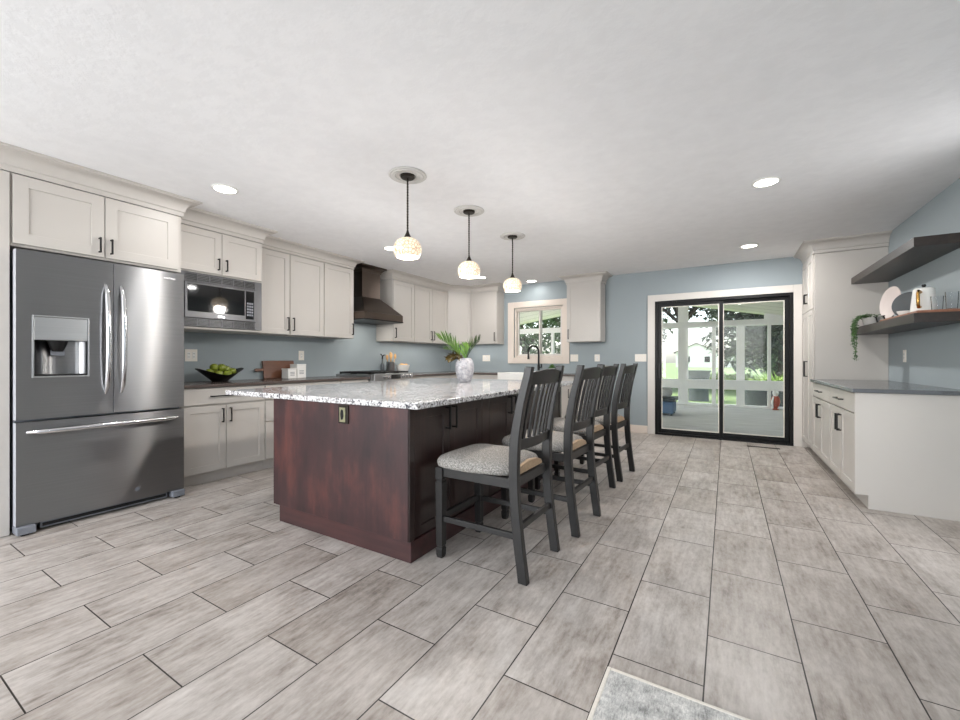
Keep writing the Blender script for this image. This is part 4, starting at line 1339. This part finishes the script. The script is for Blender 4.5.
# ------------------------------------------------------------------ outlets, switches, floor register, rug
def plate(name, label, loc, rz, w, h, kind, n=1):
    c = thing(name, label, 'outlet' if name == 'power_outlet' else 'switch', loc, rz)
    MB().box(-w / 2, w / 2, -.006, -.0003, -h / 2, h / 2).build('cover_plate', M_offwhite, c, bevel=.002)
    for i in range(n):
        x = (i - (n - 1) / 2) * .05
        if kind == 'o':
            m = MB(); m.box(x - .014, x + .014, -.0085, -.0062, -.035, .035); m.cur = 1
            for zz in (-.018, .018):
                for s in (-1, 1): m.box(x + s * .006 - .0014, x + s * .006 + .0014, -.0092, -.0086, zz - .005, zz + .005)
            m.build('socket', [M_white, M_dark], c)
        else:
            MB().box(x - .006, x + .006, -.014, -.0062, -.009, .009).build('toggle', M_white, c, bevel=.001)
plate('power_outlet', 'double outlet plate on the blue wall behind the fruit bowl, beside the refrigerator', (XL, 2.21, 1.23), L90, .12, .13, 'o', 2)
plate('power_outlet', 'single outlet plate on the blue wall above the white canisters', (XL, 3.545, 1.24), L90, .082, .125, 'o', 1)
plate('power_outlet', 'outlet plate on the blue wall behind the vase', (-4.07, YB, 1.215), 0, .17, .12, 'o', 2)
plate('light_switch', 'two gang switch plate on the blue wall just right of the kitchen window', (-2.29, YB, 1.215), 0, .14, .125, 's', 2)
plate('power_outlet', 'outlet plate on the blue wall below the cabinet right of the window', (-1.89, YB, 1.215), 0, .09, .12, 'o', 1)
plate('light_switch', 'three gang switch plate on the blue wall left of the sliding door', (-1.19, YB, 1.215), 0, .175, .12, 's', 3)
plate('power_outlet', 'outlet plate on the right wall above the grey counter', (XR, 5.80, 1.22), R90, .08, .125, 'o', 1)
c = thing('floor_register', 'narrow brown floor vent in front of the sliding door', 'vent', (.427, 6.74, 0))
m = MB(); m.box(-.185, .185, -.03, .03, .0, .004); m.build('frame', M_bronze, c, bevel=.001)
m = MB()
for i in range(24): m.box(-.17 + i * .0145, -.162 + i * .0145, -.022, .022, .0041, .0052)
m.build('slot', M_dark, c)
c = thing('rug', 'corner of a pale grey woven rug at the bottom of the picture', 'rug', (.42, .45, 0))
MB().box(-.795, .795, -1.14, 1.14, .0005, .010).build('pile', M_rug, c)
m = MB(); m.box(-.81, -.795, -1.155, 1.155, .0005, .011); m.box(.795, .81, -1.155, 1.155, .0005, .011); m.box(-.795, .795, 1.14, 1.155, .0005, .011); m.box(-.795, .795, -1.155, -1.14, .0005, .011)
m.build('binding', M_rugedge, c, bevel=.003)

# ------------------------------------------------------------------ porch beyond the back wall
PY = 12.2
PX0, PX1 = -6.2, 3.2
structure('floor_porch', MB().box(PX0, PX1, YB + .16, PY + .14, -.1, -.004), M_carpet)
RXP = -2.2
cz = lambda x: 2.475 - .2 * x if x > RXP else 2.475 - .2 * RXP + .15 * (x - RXP)
q = [PX0 - .2, RXP, PX1 + .2]
m = MB().prism([(a, cz(a)) for a in q] + [(a, cz(a) + .12) for a in q[::-1]], 'y', YB + .16, PY + .35)
structure('ceiling_porch', m, M_plank)
m = MB()
y0, y1 = PY, PY + .12
posts = [(-6.2, -6.0), (-4.7, -4.62), (-3.55, -3.31), (-2.3, -2.22), (-1.112, -.872), (-.322, -.235), (.215, .392), (.862, .93), (1.6, 1.78), (2.4, 2.48), (3.02, 3.2)]
for a, b in posts:
    m.box(a, b, y0, y1, 0, 2.03)
big = [(-6.2, -6.0), (-3.55, -3.31), (-1.112, -.872)]
for a, b in big:
    m.box(a, b, y0, y1, 2.19, min(cz(a), cz(b)) - .002)
m.box(PX0, PX1, y0 - .01, y1 + .01, 2.03, 2.185)
m.box(PX0, PX1, y0 - .005, y1 + .005, .43, .67)
m.box(PX0, PX1, y0 - .005, y1 + .005, -.003, .05)
m.prism([(.80, 2.186), (PX1, 2.186), (PX1, cz(PX1) - .002), (.80, cz(.80) - .002)], 'y', y0, y1)
structure('wall_porch', m, M_porch, bevel=.004)
m = MB(); m.box(PX1, PX1 + .12, YB + .16, PY + .12, 0, cz(PX1 + .12) - .005); structure('wall_porch_right', m, M_porch)
m = MB()
for yy in (7.3, 8.9, 10.5, 12.1): m.box(PX0 - .1, PX0, yy, yy + .16, 0, cz(PX0 - .1) - .005)
m.box(PX0 - .1, PX0, YB + .3, PY, .5, .66); m.box(PX0 - .1, PX0, YB + .3, PY, 2.03, 2.185)
structure('wall_porch_left', m, M_porch)
m = MB()
for (a, b), (c_, d_) in zip(posts, posts[1:]):
    for z0, z1 in ((.051, .429), (.671, 2.029)):
        m.box(b, c_, PY + .055, PY + .06, z0, z1)
structure('haze_porch', m, M_haze)  # haze sheets added between the porch posts
# porch furniture
c = thing('ottoman', 'blue grey patio ottoman on the porch behind the sliding door', 'ottoman', (-1.42, 9.85, 0))
MB().box(-.46, .46, -.3, .3, .04, .3).build('base', M_blueottoman, c, bevel=.02)
MB().box(-.5, .5, -.34, .34, .301, .37).build('top_frame', M_darkgrey, c, bevel=.01)
for sx in (-.42, .42):
    for sy in (-.26, .26): MB().box(sx - .02, sx + .02, sy - .02, sy + .02, 0, .04).build('leg', M_darkgrey, c)
m = MB().box(-.44, .42, -.28, .28, 0, .2)
tag(m.build('cushion', M_greycush, bevel=.07, segs=4, smooth=60, loc=(-1.45, 9.85, .371)), 'pale grey cushion lying on the blue patio ottoman', 'cushion')
c = thing('garden_ornament', 'small red and white bird ornament on the porch floor', 'ornament', (1.0, 11.98, 0)).scale = (.85, .85, .95)
c = bpy.data.objects['garden_ornament']
m = MB(); m.lathe([(.07, 0), (.075, .02), (.04, .04), (.09, .12), (.11, .2), (.09, .3), (.05, .36), (0, .37)], seg=18, sy=.8); m.build('body', M_red, c, smooth=50)
m = MB(); m.sphere((0, 0, .42), .075, 14, 10, 1.1); m.lathe([(.05, .33), (.06, .37), (.04, .4)], seg=14); m.build('head', M_white, c, smooth=60)
m = MB(); m.tube([(-.07, -.07, .06), (-.085, -.085, .2), (-.05, -.06, .33)], [.02, .03, .015], 8); m.build('wing_stripe', M_white, c, smooth=50)
c = thing('floor_planter', 'large dark planter standing outside the porch', 'planter', (.95, 13.2, -.25))
m = MB(); m.lathe([(.42, 0), (.5, .05), (.62, .5), (.62, .72), (.56, .72), (.5, .6), (0, .6)], seg=28); m.build('pot', M_planter, c, smooth=40)
rg = random.Random(3); m = MB()
for i in range(220):
    a, e = rg.uniform(0, 6.28), rg.uniform(.2, 1.5)
    d = Vector((math.cos(a) * math.cos(e), math.sin(a) * math.cos(e), math.sin(e)))
    leaf(m, Vector((rg.uniform(-.3, .3), rg.uniform(-.3, .3), .6)), d, (0, 0, 1) if e < 1.2 else (1, 0, 0), rg.uniform(.3, .6), .06)
m.build('foliage', M_bush, c)

# ------------------------------------------------------------------ garden
m = MB(); m.add([(-160, 12.4, -.25), (160, 12.4, -.25), (160, 200, -.25), (-160, 200, -.25)], [(0, 1, 2, 3)])
structure('ground', m, M_grass)
m = MB(); m.add([(-160, -60, -.25), (160, -60, -.25), (160, 12.4, -.25), (-160, 12.4, -.25)], [(0, 1, 2, 3)])
structure('ground_neutral', m, M_neutral_ground)  # unseen neutral ground, added to keep green bounce off the kitchen ceiling
def tree(x, y, trunk_r, trunk_h, crown_r, crown_z, label, mat, n=2600, leafs=.34, lean=0, sq=.75, seed=0):
    rg = random.Random(seed)
    c = thing('tree', label, 'tree', (x, y, -.25), 0, 'garden trees')
    pts = [(lean * t + .05 * math.sin(3 * t + seed), .05 * math.cos(2 * t), trunk_h * t) for t in [i / 8 for i in range(9)]]
    m = MB(); m.tube(pts, [trunk_r * (1.35 if i == 0 else 1 - .06 * i) for i in range(9)], 12)
    for k in range(5):
        a = k * 1.3 + seed
        m.tube([pts[6], (pts[8][0] + math.cos(a) * crown_r * .3, math.sin(a) * crown_r * .3, trunk_h * 1.05), (pts[8][0] + math.cos(a) * crown_r * .6, math.sin(a) * crown_r * .6, crown_z + .2 * crown_r)], [trunk_r * .5, trunk_r * .3, trunk_r * .12], 7)
    m.build('trunk', M_trunk, c, smooth=60)
    blobs = [(Vector((rg.uniform(-1, 1) * crown_r * .6, rg.uniform(-1, 1) * crown_r * .6, crown_z + rg.uniform(-1, 1) * crown_r * sq * .55)), crown_r * rg.uniform(.35, .55)) for _ in range(16)]
    m = MB()
    for i in range(n):
        b, r = blobs[i % 16]
        d = Vector((rg.gauss(0, 1), rg.gauss(0, 1), rg.gauss(0, 1))).normalized()
        p = b + d * r * rg.uniform(.55, 1.05)
        e = Vector((rg.gauss(0, 1), rg.gauss(0, 1), rg.gauss(-.4, .7)))
        if e.length < .1: e = Vector((1, 0, 0))
        leaf(m, p, e, (0, 0, 1) if abs(e.normalized().z) < .85 else (1, 0, 0), leafs * rg.uniform(.7, 1.3), leafs * .33)
    m.build('crown', mat, c)
    return c
tree(1.9, 19.5, .3, 3.2, 3.6, 4.4, 'dark leafy tree behind the right pane of the sliding door', M_tree1, 12000, .34, seed=1, sq=1.0)
tree(-1.99, 24.0, .2, 4.4, 4.6, 6.4, 'dark tree whose low branches hang above the distant white house', M_tree1, 9500, .36, seed=2, sq=.6)
tree(-4.6, 22.0, .28, 2.2, 2.4, 2.6, 'mid green tree left of the distant white house', M_tree2, 3200, .28, seed=3, sq=.9)
tree(-7.5, 26.0, .3, 3.0, 3.6, 4.2, 'mid green tree seen through the kitchen window', M_tree2, 3600, .36, seed=4, sq=1.0)
tree(-11.5, 25.0, .3, 3.0, 3.4, 4.0, 'green tree seen at the left side of the kitchen window', M_tree2, 3000, .36, seed=5, sq=1.0)
tree(7.2, 27.0, .35, 3.2, 4.2, 4.8, 'dark tree at the right edge of the sliding door view', M_tree1, 7000, .42, seed=6, sq=1.0)
tree(2.8, 34.0, .3, 2.5, 3.0, 3.0, 'green tree far behind the lawn right of the house', M_tree2, 3000, .4, seed=7, sq=.9)
def bush(x, y, r, label, seed):
    rg = random.Random(seed); m = MB()
    for i in range(900):
        d = Vector((rg.gauss(0, 1), rg.gauss(0, 1), abs(rg.gauss(0, 1)))).normalized()
        p = Vector((d.x * r, d.y * r, d.z * r * .8)) * rg.uniform(.6, 1)
        e = (d + Vector((rg.gauss(0, .5), rg.gauss(0, .5), rg.gauss(0, .5)))).normalized()
        leaf(m, p, e, (0, 0, 1) if abs(e.z) < .85 else (1, 0, 0), .26, .08)
    tag(m.build('shrub', M_bush, loc=(x, y, -.25)), label, 'shrub', 'bright shrubs on the lawn')
bush(3.2, 22.5, 1.0, 'bright yellow green shrub at the right edge of the lawn', 1)
bush(.6, 23.5, .9, 'bright yellow green shrub in front of the dark tree', 2)
bush(-.4, 26, .8, 'bright yellow green shrub in the middle of the lawn', 3)
bush(-3.9, 20, .6, 'bright yellow green shrub at the left end of the lawn', 4)
# tree stump / planter seen through the left pane
c = thing('garden_planter', 'dark grey planter on the lawn behind the porch rail', 'planter', (-.84, 16.4, -.25))
m = MB(); m.lathe([(.3, 0), (.32, .02), (.3, .5), (.36, 1.0), (.42, 1.06), (.36, 1.06), (.3, 1.0), (0, .98)], seg=24); m.build('pot', M_planter, c, smooth=40)
# house
c = thing('house', 'white gabled house far across the lawn', 'house', (-5.0, 90.0, -.25))
m = MB(); m.box(-3.6, 3.6, 0, 8, 0, 2.9); m.prism([(-3.6, 2.9), (3.6, 2.9), (0, 4.6)], 'y', 0, 8); m.build('wall', M_siding, c)
m = MB()
for s in (-1, 1): m.prism([(0, 4.62), (s * 4.0, 2.73), (s * 4.0, 2.9), (0, 4.8)], 'y', -.3, 8.3)
m.build('roof', M_roof, c)
for x in (-2, 1.4):
    MB().box(x, x + .9, -.05, 0, 1.0, 2.1).build('window', M_darkglass, c)
MB().box(3.6, 8.6, 1, 7, 0, 2.5).build('garage_wing', M_siding, c)
m = MB(); m.prism([(.7, 2.5), (7.3, 2.5), (4, 3.9)], 'x', 3.6, 8.9); m.build('garage_roof', M_roof, c)
